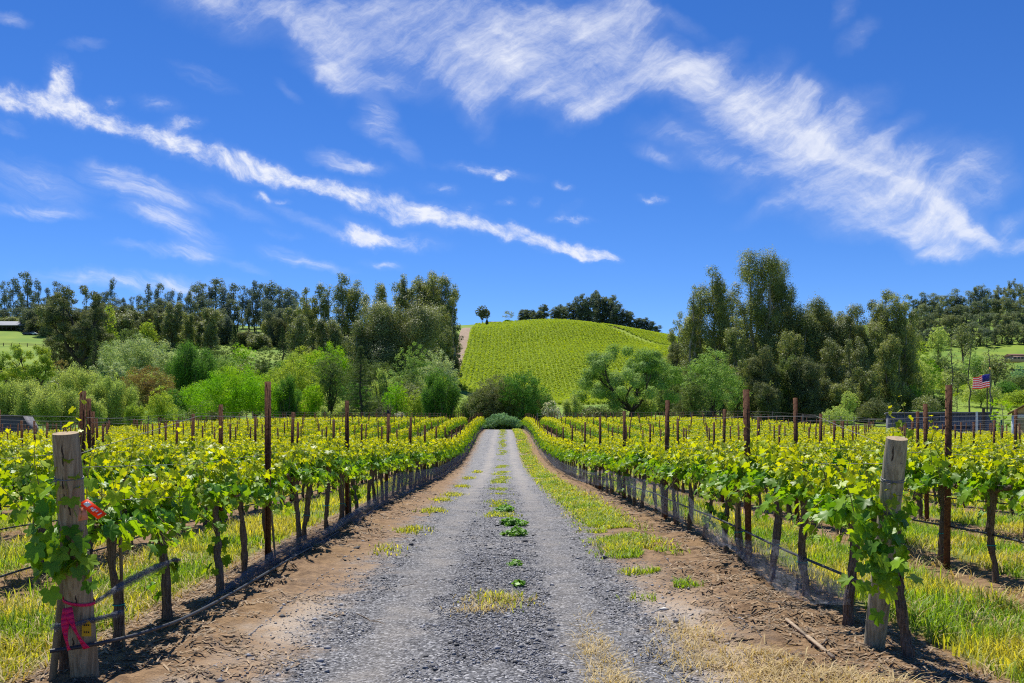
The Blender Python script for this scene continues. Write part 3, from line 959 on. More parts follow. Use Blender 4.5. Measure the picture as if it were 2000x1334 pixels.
def make_vine(seed, n_up=20, n_down=13, extra=None, bare=False):
    r = np.random.default_rng(seed)
    root = empty("grapevine")
    lean = r.normal(0, .05, 2)
    zt = .93 + r.normal(0, .03)
    t = np.linspace(0, 1, 12)
    wob = np.column_stack([np.sin(t * 5 + r.random() * 6) * .022 + r.normal(0, .005, 12), np.sin(t * 4 + r.random() * 6) * .03 + r.normal(0, .005, 12)]) * np.sin(t * math.pi)[:, None] ** .5
    pts = np.column_stack([lean[0] * t + wob[:, 0], lean[1] * t + wob[:, 1], -.08 + (zt + .08) * t])
    rd = np.interp(t, [0, .1, .25, .8, 1], [.046, .039, .028, .026, .038]) * (1 + .16 * r.normal(size=12)) * (.9 + .3 * r.random())
    mb = MB()
    tube_add(mb, pts, rd, 9, cap=True)
    # strips of shaggy bark
    for q in range(8):
        a = r.random() * 6.28
        i0 = r.integers(0, 8)
        seg = pts[i0:i0 + 4] + np.array([math.cos(a), math.sin(a), 0]) * (rd[i0:i0 + 4, None] * .97)
        seg[-1] += np.array([math.cos(a), math.sin(a), 0]) * .012 * r.random()
        tube_add(mb, seg, [.006, .008, .006, .003], 4)
    mb.build("trunk", M_BARK, root, smooth=True)
    top = pts[-1]
    mb = MB()
    arms = []
    for sgn in (-1, 1):
        k = np.linspace(0, 1, 7)
        a = np.column_stack([top[0] + .02 * np.sin(k * 5 + r.random() * 6) * k, top[1] + sgn * .55 * k, top[2] + .05 * np.sin(k * 3.1) + .03 * r.normal(size=7) * k])
        tube_add(mb, a, np.linspace(.036, .02, 7) * (1 + .2 * r.normal(size=7)), 7, cap=True)
        arms.append(a)
        for q in range(5):        # old spurs
            p = a[1 + q]
            tube_add(mb, [p, p + np.array([r.normal(0, .015), r.normal(0, .02), .06])], [.018, .011], 5, cap=True)
    mb.build("cordon", M_BARK, root, smooth=True)
    acc, stems = [], []
    allp = np.vstack([arms[0][::-1], arms[1]])
    for q in range(n_up):
        y = -.55 + 1.10 * (q + r.random()) / n_up
        i = np.argsort(allp[:, 1])
        z = np.interp(y + top[1], allp[i, 1], allp[i, 2])
        x = np.interp(y + top[1], allp[i, 1], allp[i, 0])
        L = .30 + .24 * r.random() + (.22 if r.random() < .1 else 0)
        shoot(r, (x, y + top[1], z), (r.normal(0, .42), r.normal(0, .28), 1.0), L, int(6 + L * 11), .073, .026, .04, 1.05, .12, acc, stems)
    for q in range(n_down):
        y = -.55 + 1.10 * r.random()
        sx = 1 if r.random() < .5 else -1
        L = .20 + .24 * r.random()
        shoot(r, (top[0] + sx * .03, y + top[1], top[2] + .06), (sx * .8, r.normal(0, .4), .35), L, int(4 + L * 14), .080, .05, -.05, .30, .95, acc, stems)
    if extra:
        extra(r, top, acc, stems)
    P_, N_, Tp, S_, Ti = [np.array(c) for c in zip(*acc)]
    mb = MB()
    leaves(mb, P_, N_, Tp, S_, np.clip(Ti, 0, 1.1), r)
    mb.build("leaves", M_LEAF, root, smooth=True)
    mb = MB()
    for p, w in stems:
        tube_add(mb, p, w, 4)
    mb.build("shoots", M_SHOOT, root)
    if seed % 4 == 1:
        mb = MB()
        tube_add(mb, [(.05, .05, -.05), (.03 + lean[0], .04 + lean[1], 1.08)], .013, 6, cap=True)
        mb.build("training_stake", M_TSTAKE, root)
    if seed % 3 == 1:
        mb = MB()
        th = np.linspace(0, 6.283, 9)
        h = .42
        c = pts[5]
        tube_add(mb, np.column_stack([c[0] + .042 * np.cos(th), c[1] + .042 * np.sin(th), np.full(9, c[2])]), .005, 4)
        tube_add(mb, [c + [.04, 0, 0], c + [.055, .01, -.05]], .004, 4)
        mb.build("tie", M_TEAL, root)
    return root


def suckers(r, top, acc, stems):
    """leaves growing down the trunk"""
    for q in range(26):
        z = .25 + .65 * r.random() ** .8
        a = r.random() * 6.28
        out = np.array([math.cos(a), math.sin(a), .1])
        acc.append((np.array([top[0] * z, top[1] * z, z]) + out * (.04 + .06 * r.random()), out + [0, -.2, .5] + r.normal(0, .3, 3), np.array([out[0], out[1], -1.0]), .045 + .03 * r.random(), .35 * r.random()))


PROTO = [make_vine(s, extra=suckers if s in (3, 6) else None) for s in range(1, 9)]
ORD = ("first second third fourth fifth sixth seventh eighth ninth tenth eleventh twelfth thirteenth fourteenth fifteenth sixteenth seventeenth "
       "eighteenth nineteenth twentieth").split()
TENS = {20: "twenty", 30: "thirty", 40: "forty", 50: "fifty", 60: "sixty", 70: "seventy", 80: "eighty", 90: "ninety"}
TENTH = {30: "thirtieth", 40: "fortieth", 50: "fiftieth", 60: "sixtieth", 70: "seventieth", 80: "eightieth", 90: "ninetieth"}


def ordn(i):
    """1 -> first"""
    if i <= 20:
        return ORD[i - 1]
    if i % 10 == 0:
        return TENTH[i]
    return TENS[i // 10 * 10] + "-" + ORD[i % 10 - 1]


r = np.random.default_rng(17)
rows = []                                                   # (side, k, x)
for k in range(0, 26):
    rows.append((-1, k, ROW0_L - ROWSP * k))
    rows.append((1, k, ROW0_R + ROWSP * k))
START = {-1: 6.45, 1: 7.32}
spots, posts = [], []
for side, k, x in rows:
    end = float(field_end(np.array([x]))[0])
    y = START[side] + (0 if k == 0 else r.random() * .3)
    i = 0
    while y < end:
        if abs(x) < .60 * y + 3.5:
            spots.append((y, side, k, x, i))
        if (i + (side > 0)) % 5 == 3 and abs(x) < .60 * y + 3.5:
            posts.append((y + VINESP * .82, side, k, x))
        i += 1
        y += VINESP


def in_frame(x, y, m=0.0):
    u = PX0 + F * x / y
    return -40 - m < u < 2040 + m


SIDE = {-1: "left", 1: "right"}
near_m = lambda s: 420.0 if s[0] < 16 else 60.0      # leaves of vines just outside the frame reach into it
seen = [s for s in spots if in_frame(s[3], s[0], near_m(s))]
unseen = [s for s in spots if not in_frame(s[3], s[0], near_m(s))]
seen.sort()
near_v, far_v = seen[:300], seen[300:]
cnt = {}
first = set()
for y, side, k, x, i in near_v:
    j = cnt[(side, k)] = cnt.get((side, k), 0) + 1
    pi = (i * 5 + k * 3 + (side > 0)) % 8
    if pi in first:
        o = copy_tree(PROTO[pi])
    else:
        o = PROTO[pi]
        first.add(pi)
    xx, yy = x + r.normal(0, .03), y + r.normal(0, .06)
    o.location = (xx, yy, gz(xx, yy))
    o.rotation_euler = (r.normal(0, .03), r.normal(0, .03), (math.pi if r.random() < .5 else 0) + r.normal(0, .06))
    s_ = .95 + .1 * r.random()
    o.scale = (s_ * (.95 + .25 * r.random()), s_, s_)
    if k == 0:
        lb = f"grapevine {ordn(j)} from the wooden end post in the row bordering the road's {SIDE[side]} side"
    else:
        lb = f"grapevine {ordn(j)} in view along the {ordn(k + 1)} row {SIDE[side]} of the gravel road"
    tag(o, lb, "grapevine", "grapevines in the nearer part of the vineyard")
for pi in range(8):
    if pi not in first:
        raise RuntimeError("an unused vine")


# the rest of the vines, further off than anyone would count, as one mass; also the out-of-frame ends of near rows
def vine_template(seed, n, size):
    r = np.random.default_rng(seed)
    y = (r.random(n) - .5) * 1.14
    top = r.random(n) < .58
    z = np.where(top, 1.02 + .50 * r.random(n) ** .9, .70 + .42 * r.random(n))
    wx = np.where(top, .20, .27) * (1 - .35 * np.clip((z - 1.2) / .3, 0, 1))
    x = r.normal(0, 1, n) * wx
    N_ = np.column_stack([x / .25 + r.normal(0, .5, n), r.normal(0, .5, n), .7 + r.normal(0, .4, n)])
    tint = np.clip((z - .95) / .5, 0, 1) ** 1.1
    sz = size * (1.15 - .45 * tint) * (.75 + .5 * r.random(n))
    mb = MB()
    quads(np.column_stack([x, y, z]), N_, sz, .85, r, mb, attr=tint)
    return mb.v[0], mb.f[0], mb.a[0]


def vine_mass(lst, name):
    mb = MB()
    tm = {q: [vine_template(300 + q * 10 + s, n, sz) for s in range(4)] for q, (n, sz) in enumerate([(195, .066), (130, .078), (90, .092)])}
    V_, F_, A_, nv = [], [], [], 0
    xs_ = np.array([s[3] for s in lst])
    ys_ = np.array([s[0] for s in lst])
    zs_ = ground(xs_, ys_)
    TV, TQ = tube([(0, 0, -.05), (.02, .02, .5), (0, 0, 1.05)], [.045, .033, .035], 5)
    for (y, side, k, x, i), z in zip(lst, zs_):
        q = 0 if y < 52 else 1 if y < 80 else 2
        v, f, a = tm[q][(i * 7 + k) % 4]
        sg = 1 if (i + k) % 2 else -1
        v = v * np.array([sg * (.8 + .4 * r.random()), sg, .94 + .13 * r.random()]) + np.array([x, y, z])
        V_.append(v); F_.append(f + nv); A_.append(a)
        nv += len(v)
    mb.add(np.concatenate(V_), np.concatenate(F_), 0, np.concatenate(A_))
    off = np.column_stack([xs_, ys_, zs_])
    TVs = (TV[None] + off[:, None]).reshape(-1, 3)
    TQs = (TQ[None] + len(TV) * np.arange(len(off))[:, None, None]).reshape(-1, 4)
    mb.add(TVs, TQs, 1)
    tag(mb.build(name, [M_FARLEAF, M_BARK]), kind='stuff')


vine_mass(far_v + unseen, "distant_vines")

# rusty steel line posts: an open channel with clipped lugs, one mesh each
def post_mesh(name, H, detail):
    mb = MB()
    w, d, t_ = .033, .022, .004
    z0, z1 = -.35, H
    box_add(mb, (-w, -t_, z0), (w, 0, z1))
    box_add(mb, (-w, 0.001, z0), (-w + t_, d, z1 - .002))
    box_add(mb, (w - t_, 0.001, z0), (w, d, z1 - .002))
    if detail:
        box_add(mb, (-w + t_, d - t_, z0), (-w + .013, d - .0005, z1 - .004))
        box_add(mb, (w - .013, d - t_, z0), (w - t_, d - .0005, z1 - .004))
        for z in np.arange(.7, H - .04, .1):
            for sx in (-1, 1):
                box_add(mb, (sx * w + (0 if sx > 0 else -.007), .002, z), (sx * w + (.007 if sx > 0 else 0), .012, z + .022))
    return mb.mesh(name, M_RUST)


posts_seen = sorted(p for p in posts if in_frame(p[3], p[0]))
near_p, far_p = posts_seen[:300], posts_seen[300:] + [p for p in posts if not in_frame(p[3], p[0])]
PM = [post_mesh("steel_post", 2.02 + .05 * q, True) for q in range(3)]
cnt = {}
for n_, (y, side, k, x) in enumerate(near_p):
    j = cnt[(side, k)] = cnt.get((side, k), 0) + 1
    o = link("steel_post", PM[n_ % 3])
    yy = y
    o.location = (x, yy, gz(x, yy))
    o.rotation_euler = (r.normal(0, .015), r.normal(0, .015), r.normal(0, .1) + (math.pi if side < 0 else 0))
    where = f"the row bordering the road's {SIDE[side]} side" if k == 0 else f"the {ordn(k + 1)} row {SIDE[side]} of the road"
    o_lb = f"rusty steel trellis post {ordn(j)} in view along {where}"
    tag(o, o_lb, "post", "rusty steel trellis posts among the vines")
mb = MB()
V0 = np.array([(-.033, -.02, -.2), (.033, -.02, -.2), (.033, .02, -.2), (-.033, .02, -.2), (-.033, -.02, 2.06), (.033, -.02, 2.06), (.033, .02, 2.06), (-.033, .02, 2.06)])
Q0 = np.array([(4, 5, 6, 7), (0, 1, 5, 4), (1, 2, 6, 5), (2, 3, 7, 6), (3, 0, 4, 7)])
for y, side, k, x in far_p:
    mb.add(V0 * np.array([1, 1, .95 + .08 * r.random()]) + np.array([x, y, gz(x, y)]), Q0)
tag(mb.build("distant_steel_posts", M_RUST), kind='stuff')

# trellis wires of the nearer rows, one object each
for side, k, x in rows:
    if k > 7:
        continue
    y0 = 5.5 if k == 0 else max(2.0, abs(x) / .62 - 3)
    for z, nm in ((1.02, "lowest"), (1.30, "middle"), (1.72, "topmost")):
        ys_ = np.concatenate([np.arange(y0, 40, 2.6), np.arange(40, 76, 6)])
        sag = -.02 * np.abs(np.sin(ys_ * .6))
        p = np.column_stack([np.full(len(ys_), x), ys_, ground(np.full(len(ys_), x), ys_) + z + sag])
        if k == 0:
            p[0] = (x + (.10 if side < 0 else -.10), y0 + (.02 if side < 0 else .62), 1.15 if z < 1.2 else 1.36 if z < 1.5 else 1.43)
        mb = MB()
        tube_add(mb, p - p[0], .0019, 4)
        o = mb.build("trellis_wire", M_WIRE)
        o.location = p[0]
        tag(o, f"{nm} thin trellis wire along the {ordn(k + 1)} row {SIDE[side]} of the road", "wire", "trellis wires along the rows")

# drip hoses
def hose(pts, rad, label):
    pts = np.array(pts, float)
    tt_ = np.arange(len(pts))
    f = np.linspace(0, len(pts) - 1, len(pts) * 6)
    P_ = np.column_stack([np.interp(f, tt_, pts[:, i]) for i in range(3)])
    for _ in range(4):
        P_[1:-1] = (P_[:-2] + 2 * P_[1:-1] + P_[2:]) / 4
    mb = MB()
    tube_add(mb, P_ - P_[0], rad, 8, cap=True)
    o = mb.build("drip_hose", M_HOSE, smooth=True)
    o.location = P_[0]
    tag(o, label, "hose", "black drip hoses along the rows")


def g3(x, y, h):
    return (x, y, gz(x, y) + h)


hose([at(97, 1272, 5.42), at(165, 1262, 5.50), at(250, 1245, 5.78), at(345, 1215, 6.45), at(415, 1180, 7.35), at(480, 1143, 8.35), at(560, 1095, 10.2), g3(-2.45, 12.5, .05), g3(-2.42, 16, .06), g3(-2.48, 21, .2), g3(-2.6, 26, .3),
      g3(-2.62, 36, .35), g3(-2.62, 55, .35)], .0125, "drip hose sagging onto the dirt beside the row on the road's left")
pts = [at(1738, 1146, 6.45), at(1690, 1141, 6.9), at(1640, 1119, 7.55)]
y = 8.8
while y < 60:
    pts.append(g3(ROW0_R - .05, y, .45 - .03 * (len(pts) % 2)))
    y += 2.6
hose(pts, .0125, "drip hose slung along the trunks of the row on the road's right")
for side, k, x in rows:
    if 1 <= k <= 3:
        y0 = max(3.0, abs(x) / .62 - 2.5)
        h = .5 if side > 0 else .16
        hose([g3(x + .04, y, h - .05 * (i % 2)) for i, y in enumerate(np.arange(y0, 40, 2.0))], .011, f"drip hose running along the {ordn(k + 1)} row {SIDE[side]} of the road")

# bird netting, gathered up along the foot of the two roadside rows
def net_mat(name, col, dens, scale):
    m, T = new_mat(name)
    geo = T.n('ShaderNodeNewGeometry')
    uv = T.n('ShaderNodeTexCoord').outputs['Object']
    n1 = T.noise(T.mapping(uv, scale=(1, .15, .6)), 60.0, 3, .7)
    n2 = T.noise(uv, 2.3, 3)
    a = T.math('ADD', dens, T.math('ADD', T.math('MULTIPLY', T.math('SUBTRACT', n1, .5), 1.1), T.math('MULTIPLY', T.math('SUBTRACT', n2, .5), .35)), clamp=True)
    tr = T.n('ShaderNodeBsdfTransparent')
    df = T.n('ShaderNodeBsdfPrincipled')
    T._in(df.inputs['Base Color'], T.mix(n2, col, tuple(c * 1.5 for c in col)))
    df.inputs['Roughness'].default_value = .7
    mx_ = T.n('ShaderNodeMixShader')
    T._in(mx_.inputs[0], T.math('MULTIPLY', a, .85))
    T.link(tr.outputs[0], mx_.inputs[1])
    T.link(df.outputs[0], mx_.inputs[2])
    o = T.n('ShaderNodeOutputMaterial')
    T.link(mx_.outputs[0], o.inputs[0])
    return m


M_NETD = net_mat("dark_bird_net", (.10, .11, .14), .36, 1)
M_NETL = net_mat("pale_bird_net", (.20, .21, .24), .20, 1)


def net(path, label, mat, seed, folds=4):
    """path: list of (x, y, z low, z high, spread): a slack band of net"""
    r = np.random.default_rng(seed)
    pth = np.array(path, float)
    n = max(40, len(pth) * 10)
    f = np.linspace(0, len(pth) - 1, n)
    P_ = np.column_stack([np.interp(f, np.arange(len(pth)), pth[:, i]) for i in range(5)])
    mb = MB()
    for q in range(folds):
        c = 7
        V = np.zeros((n, c, 3))
        for j in range(c):
            u = j / (c - 1)
            w = np.convolve(r.normal(0, 1, n + 8), np.ones(9) / 9, 'valid')
            w2 = np.convolve(r.normal(0, 1, n + 8), np.ones(9) / 9, 'valid')
            V[:, j, 0] = P_[:, 0] + P_[:, 4] * (w * .9 + (q - folds / 2) * .35) * (1 - .4 * u)
            V[:, j, 1] = P_[:, 1] + w2 * .05
            V[:, j, 2] = P_[:, 2] + (P_[:, 3] - P_[:, 2]) * np.clip(u + w2 * .14, 0, 1.1)
        i, j = np.meshgrid(np.arange(n - 1), np.arange(c - 1), indexing='ij')
        Q = np.stack([i * c + j, i * c + j + 1, (i + 1) * c + j + 1, (i + 1) * c + j], -1).reshape(-1, 4)
        mb.add(V.reshape(-1, 3) - pth[0, :3], Q)
    o = mb.build("bird_netting", mat, smooth=True)
    o.location = pth[0, :3]
    tag(o, label, "netting", "bird netting gathered along the roadside rows")


def np5(x, y, lo, hi, s):
    g = gz(x, y)
    return (x, y, g + lo, g + hi, s)


net([np5(-2.60, 8.0, .02, .05, .05), np5(-2.56, 9.0, .02, .16, .09), np5(-2.5, 10.5, .01, .24, .14), np5(-2.46, 12.5, .01, .20, .16), np5(-2.43, 15, .02, .22, .16), np5(-2.42, 17.2, .02, .30, .16), np5(-2.44, 19, .05, .5, .12),
     np5(-2.48, 22, .08, .62, .10), np5(-2.48, 26, .05, .55, .12), np5(-2.45, 32, .0, .5, .14), np5(-2.44, 40, .0, .5, .14), np5(-2.44, 55, .0, .5, .14), np5(-2.44, 80, .0, .5, .14), np5(-2.44, 112, .0, .5, .14)],
    "dark bird netting lying slack along the foot of the left roadside row", M_NETD, 1, 3)
net([np5(2.62, 13.3, .2, .62, .05), np5(2.52, 14.6, .25, .68, .07), np5(2.52, 16.6, .3, .72, .07), np5(2.55, 19.5, .3, .62, .08), np5(2.5, 22, .28, .7, .08), np5(2.55, 26, .2, .55, .1), np5(2.5, 32, .15, .6, .1), np5(2.5, 40, .1, .55, .12),
     np5(2.5, 60, .05, .5, .12), np5(2.5, 85, .05, .5, .12), np5(2.5, 112, .05, .5, .12)],
    "pale grey bird netting hung along the right roadside row", M_NETL, 2, 2)
net([np5(2.66, 13.3, .40, .62, .02), np5(2.66, 12.6, .16, .55, .05), np5(2.64, 11.6, .10, .48, .06), np5(2.64, 10.75, .2, .32, .03), np5(2.62, 9.7, .1, .42, .06), np5(2.6, 8.6, .08, .5, .06), np5(2.62, 7.7, .12, .42, .05), np5(2.66, 7.1, .24, .36, .03)],
    "thin pale bird netting sweeping down between the nearest trunks on the right", M_NETL, 3, 2)


def rope(pts, rads, label):
    pts = np.array(pts, float)
    f = np.linspace(0, len(pts) - 1, 40)
    P_ = np.column_stack([np.interp(f, np.arange(len(pts)), pts[:, i]) for i in range(3)])
    R_ = np.interp(f, np.arange(len(pts)), rads) * (1 + .15 * np.sin(f * 19))
    mb = MB()
    r = np.random.default_rng(3)
    for q in range(5):
        a = f * 5 + q * 1.25
        off = np.column_stack([np.cos(a), np.sin(a), np.cos(a + 1)]) * R_[:, None] * .55
        tube_add(mb, P_ + off - P_[0], R_ * .5, 6)
    o = mb.build("twisted_netting", M_NETD, smooth=True)
    o.location = P_[0]
    tag(o, label, "netting", "twisted ropes of netting by the left end post")


rope([at(183, 1178, 5.6), at(250, 1137, 6.1), at(300, 1112, 6.7), at(338, 1094, 7.15), at(350, 1095, 7.2)], [.012, .034, .036, .014, .02], "twisted dark netting stretched from the left end post to a vine trunk")
rope([at(105, 1226, 5.45), at(140, 1222, 5.42), at(180, 1212, 5.55), at(218, 1203, 5.75), at(236, 1198, 5.95)], [.03, .02, .018, .022, .03], "twisted dark netting wound round the stake beside the left end post")

# ------------------------------------------------------------------ the two wooden end posts and what hangs on them
M_WOODL = plain_mat("weathered_round_post_brown", (0.20, 0.145, 0.085), 0.85, (0.36, 0.29, 0.19), 6, bump=.5, stretch=(9, 9, .4), spec=.2, detail=10)
M_WOODR = plain_mat("weathered_round_post_grey", (0.22, 0.19, 0.12), 0.85, (0.40, 0.36, 0.25), 6, bump=.45, stretch=(9, 9, .35), spec=.2, detail=10)
M_ENDG = plain_mat("sawn_post_end", (0.30, 0.22, 0.13), 0.9, (0.42, 0.32, 0.20), 9, stretch=(8, 2, 2))
M_KNOT = plain_mat("dark_wood_check", (0.035, 0.025, 0.018), 0.95)


def wood_post(base, top, rb, rt, mat, label, seed, bands, checks):
    r = np.random.default_rng(seed)
    base, top = np.array(base), np.array(top)
    ax = (top - base) / np.linalg.norm(top - base)
    L = np.linalg.norm(top - base)
    root = empty("wooden_end_post", base)
    t = np.linspace(-.12, 1, 22)
    pts = ax[None] * (t * L)[:, None]
    rd = rb + (rt - rb) * np.clip(t, 0, 1) + .0012 * r.normal(size=22)
    rd[-1] *= .965
    mb = MB()
    tube_add(mb, pts, rd, 28)
    V, Q = tube(pts, rd, 28)
    mb.build("shaft", mat, root, smooth=True)
    mb = MB()
    ring = V[-28:]
    c = ring.mean(0) + ax * .002
    T_ = [[i, (i + 1) % 28, 28] for i in range(28)]
    mb.add(np.vstack([ring, c]), T_)
    mb.build("sawn_top", M_ENDG, root)
    s = norm(np.cross(ax, [0, 1.0, 0])[None])[0]
    fwd = np.cross(s, ax)
    if fwd[1] > 0:
        fwd = -fwd
    for h, n in bands:
        mb = MB()
        for q in range(n):
            th = np.linspace(0, 6.283, 25)
            c = ax * (h + .011 * q)
            rr_ = rb + (rt - rb) * h / L + .003
            tube_add(mb, c + rr_ * (np.cos(th)[:, None] * s + np.sin(th)[:, None] * fwd) + ax * (.006 * np.sin(th + q * 2))[:, None], .0028, 5)
        rr_ = rb + .004
        a = ax * (h + .004) + fwd * rr_ + s * .03
        tube_add(mb, [a, a + s * .02 + fwd * .012, a + s * .035 - ax * .008], .003, 5)
        mb.build("wire_band", M_WIRE, root, smooth=True)
    mb = MB()
    for h0, h1, off in checks:
        hh = np.linspace(h0, h1, 7)
        a = off + .10 * np.sin(np.arange(7) * 1.7) * .4
        rr_ = rb + (rt - rb) * hh / L + .0006
        p = ax * hh[:, None] + rr_[:, None] * (np.cos(a)[:, None] * fwd + np.sin(a)[:, None] * s)
        w = np.array([.001, .004, .0055, .0028, .005, .003, .0008])
        wv = np.cross(norm(p - ax * hh[:, None]), ax) * w[:, None]
        mb.add(np.vstack([p - wv, p + wv]), [[i, i + 1, i + 8, i + 7] for i in range(6)])
    mb.build("drying_crack", M_KNOT, root)
    tag(root, label, "post", "round wooden end posts of the two roadside rows")
    return root, base, ax, s, fwd


LB, LT = at(168, 1344, 5.66), at(128, 846, 5.42)
LB[2] = 0.0
postL, lb_, lax, ls, lf = wood_post(LB, LT, .083, .075, M_WOODL, "brown weathered wooden end post with the orange tag and pink ribbon", 4, [(1.31, 2)], [(1.40, 1.53, -.12), (1.15, 1.34, .02), (1.05, 1.2, -.3), (.3, .36, .2), (.55, .62, -.25)])
RB, RT = at(1706, 1276, 6.53), at(1752, 856, 6.18)
RB[2] = 0.0
postR, rb_, rax, rs_, rf = wood_post(RB, RT, .071, .071, M_WOODR, "greyish weathered wooden end post with two wire bands and yellow tag", 6, [(1.27, 3), (1.05, 3)], [(1.40, 1.53, .62), (1.1, 1.22, .3), (1.12, 1.15, -.2), (.95, 1.02, .1)])

# end-of-row stake and old trunk beside the left post, trunk beside the right one
mb = MB()
p = np.array([at(98, 1362, 5.62), at(108, 1280, 5.66), at(116, 1200, 5.70), at(122, 1140, 5.72), at(126, 1060, 5.74)])
tube_add(mb, p - p[0], [.024, .024, .023, .022, .022], 8, cap=True)
o = mb.build("leaning_stake", M_TSTAKE, smooth=True)
o.location = p[0]
tag(o, "thin leaning wooden stake beside the brown end post", "stake")


def hang_cluster(r, top, acc, stems, pts, n, spread):
    pts = np.array(pts, float)
    for q in range(n):
        f = r.random() * (len(pts) - 1)
        i = int(f)
        p = pts[i] * (1 - f + i) + pts[min(i + 1, len(pts) - 1)] * (f - i) + r.normal(0, 1, 3) * spread
        out = r.normal(0, 1, 3) * np.array([1, .6, .2]) + np.array([0, -.5, .25])
        acc.append((p, out + np.array([0, -.3, .5]), np.array([out[0] * .5, out[1] * .5, -1.0]), .05 + .032 * r.random(), .0 + .28 * r.random()))


def end_vine(name_pts, cl, n, label, seed, tips, spread):
    r = np.random.default_rng(seed)
    base = np.array(name_pts[0])
    root = empty("grapevine", base)
    P_ = np.array(name_pts) - base
    k = np.linspace(0, len(P_) - 1, 18)
    P_ = np.column_stack([np.interp(k, np.arange(len(P_)), P_[:, i]) for i in range(3)])
    P_[1:-1, :2] += r.normal(0, .006, (16, 2))
    mb = MB()
    tube_add(mb, P_, np.linspace(.042, .026, 18) * (1 + .13 * r.normal(size=18)), 9, cap=True)
    for q in range(9):
        i0 = r.integers(0, 13)
        a = r.random() * 6.28
        seg = P_[i0:i0 + 5] + np.array([math.cos(a), math.sin(a), 0]) * .036
        tube_add(mb, seg, [.006, .009, .008, .006, .003], 4)
    mb.build("trunk", M_BARK, root, smooth=True)
    acc, stems = [], []
    hang_cluster(r, None, acc, stems, [np.array(c) - base for c in cl], n, spread)
    for st, d, L in tips:
        shoot(r, np.array(st) - base, d, L, int(5 + L * 12), .072, .02, .05, 1.05, .03, acc, stems)
    A = [np.array(c) for c in zip(*acc)]
    mb = MB()
    leaves(mb, A[0], A[1], A[2], A[3], np.clip(A[4], 0, 1.1), r)
    mb.build("leaves", M_LEAF, root, smooth=True)
    mb = MB()
    for p, w in stems:
        tube_add(mb, p, w, 4)
    mb.build("shoots", M_SHOOT, root)
    tag(root, label, "grapevine", "grapevines growing up against the wooden end posts")


end_vine([at(128, 1350, 5.75), at(128, 1240, 5.78), at(134, 1150, 5.80), at(128, 1060, 5.80)],
         [at(95, 985, 5.55), at(120, 1020, 5.45), at(128, 1065, 5.42), at(138, 1100, 5.40), at(110, 1070, 5.5), at(150, 1040, 5.36)], 78,
         "dark leafed grapevine hanging over the brown end post's foot", 71,
         [(at(150, 1010, 5.4), (-.15, .1, 1), .55), (at(90, 990, 5.6), (-.1, 0, 1), .5), (at(110, 985, 5.5), (.1, .3, 1), .75), (at(70, 1000, 5.7), (-.4, .2, 1), .45), (at(200, 1000, 5.8), (.3, .2, 1), .55), (at(170, 990, 5.9), (.1, .5, 1), .6), (at(60, 1020, 5.6), (-.5, 0, .6), .4)], .085)
end_vine([at(1776, 1300, 6.25), at(1768, 1240, 6.28), at(1758, 1180, 6.3), at(1752, 1120, 6.32), at(1745, 1050, 6.35)],
         [at(1695, 1000, 6.2), at(1690, 1040, 6.15), at(1715, 1080, 6.1), at(1712, 1120, 6.05), at(1745, 1010, 6.2), at(1735, 1060, 6.1), at(1690, 1110, 6.1)], 84,
         "bright leafed grapevine climbing over the greyish end post", 72,
         [(at(1760, 1000, 6.3), (.15, .2, 1), .5), (at(1700, 1010, 6.3), (-.2, .1, 1), .5), (at(1670, 1010, 6.4), (-.4, .3, 1), .5), (at(1730, 1020, 6.2), (.1, -.1, 1), .3), (at(1690, 990, 6.5), (-.1, .3, 1), .6)], .075)


def tall_shoot_vine(px, py, D, L, label, seed, n=2):
    r = np.random.default_rng(seed)
    base = at(px, py, D)
    acc, stems = [], []
    for q in range(n):
        shoot(r, (r.normal(0, .03), r.normal(0, .05), 0), (r.normal(0, .1) + .08, r.normal(0, .1), 1), L * (1 - .15 * q), 11, .07, .02, .05, 1.1, .0, acc, stems)
    A = [np.array(c) for c in zip(*acc)]
    root = empty("vine_cane", base)
    mb = MB()
    leaves(mb, A[0], A[1], A[2], A[3], np.clip(A[4], 0, 1.1), r)
    mb.build("leaves", M_LEAF, root, smooth=True)
    mb = MB()
    for p, w in stems:
        tube_add(mb, p, w, 4)
    mb.build("shoots", M_SHOOT, root)
    tag(root, label, "vine cane", "tall vine canes standing above the rows")


tall_shoot_vine(1752, 905, 8.2, .62, "tall vine cane with yellow tip rising behind the greyish end post", 5, 2)
tall_shoot_vine(1838, 945, 8.6, .66, "leafy vine cane standing tall just right of the greyish end post", 6, 3)
tall_shoot_vine(196, 935, 6.9, .42, "upright vine cane with yellow tip beside the brown end post", 8, 1)

# tags and ribbon
M_ORANGE = leaf_mat("orange_plastic", (0.95, 0.10, 0.015), var=0, trans=.45, rough=.4, tcol=(1, 1, 1))
M_SLEEVE = plain_mat("faded_orange_film", (0.62, 0.22, 0.13), 0.5)
M_WHITE = plain_mat("white_print", (0.8, 0.78, 0.76), 0.5)
M_PINK = leaf_mat("pink_flagging_tape", (0.92, 0.03, 0.20), var=0, trans=.5, rough=.45, tcol=(1, 1, 1))
M_YELLOW = plain_mat("yellow_plastic_tag", (0.62, 0.38, 0.01), 0.5)
M_INK = plain_mat("dark_ink", (0.02, 0.02, 0.02), 0.6)


def quad_sheet(mb, c, th=.0012, mat=0):
    c = np.array(c, float)
    n_ = norm(np.cross(c[1] - c[0], c[3] - c[0])[None])[0] * th
    V = np.vstack([c + n_, c - n_])
    mb.add(V, [(0, 1, 2, 3), (7, 6, 5, 4), (0, 4, 5, 1), (1, 5, 6, 2), (2, 6, 7, 3), (3, 7, 4, 0)], mat)


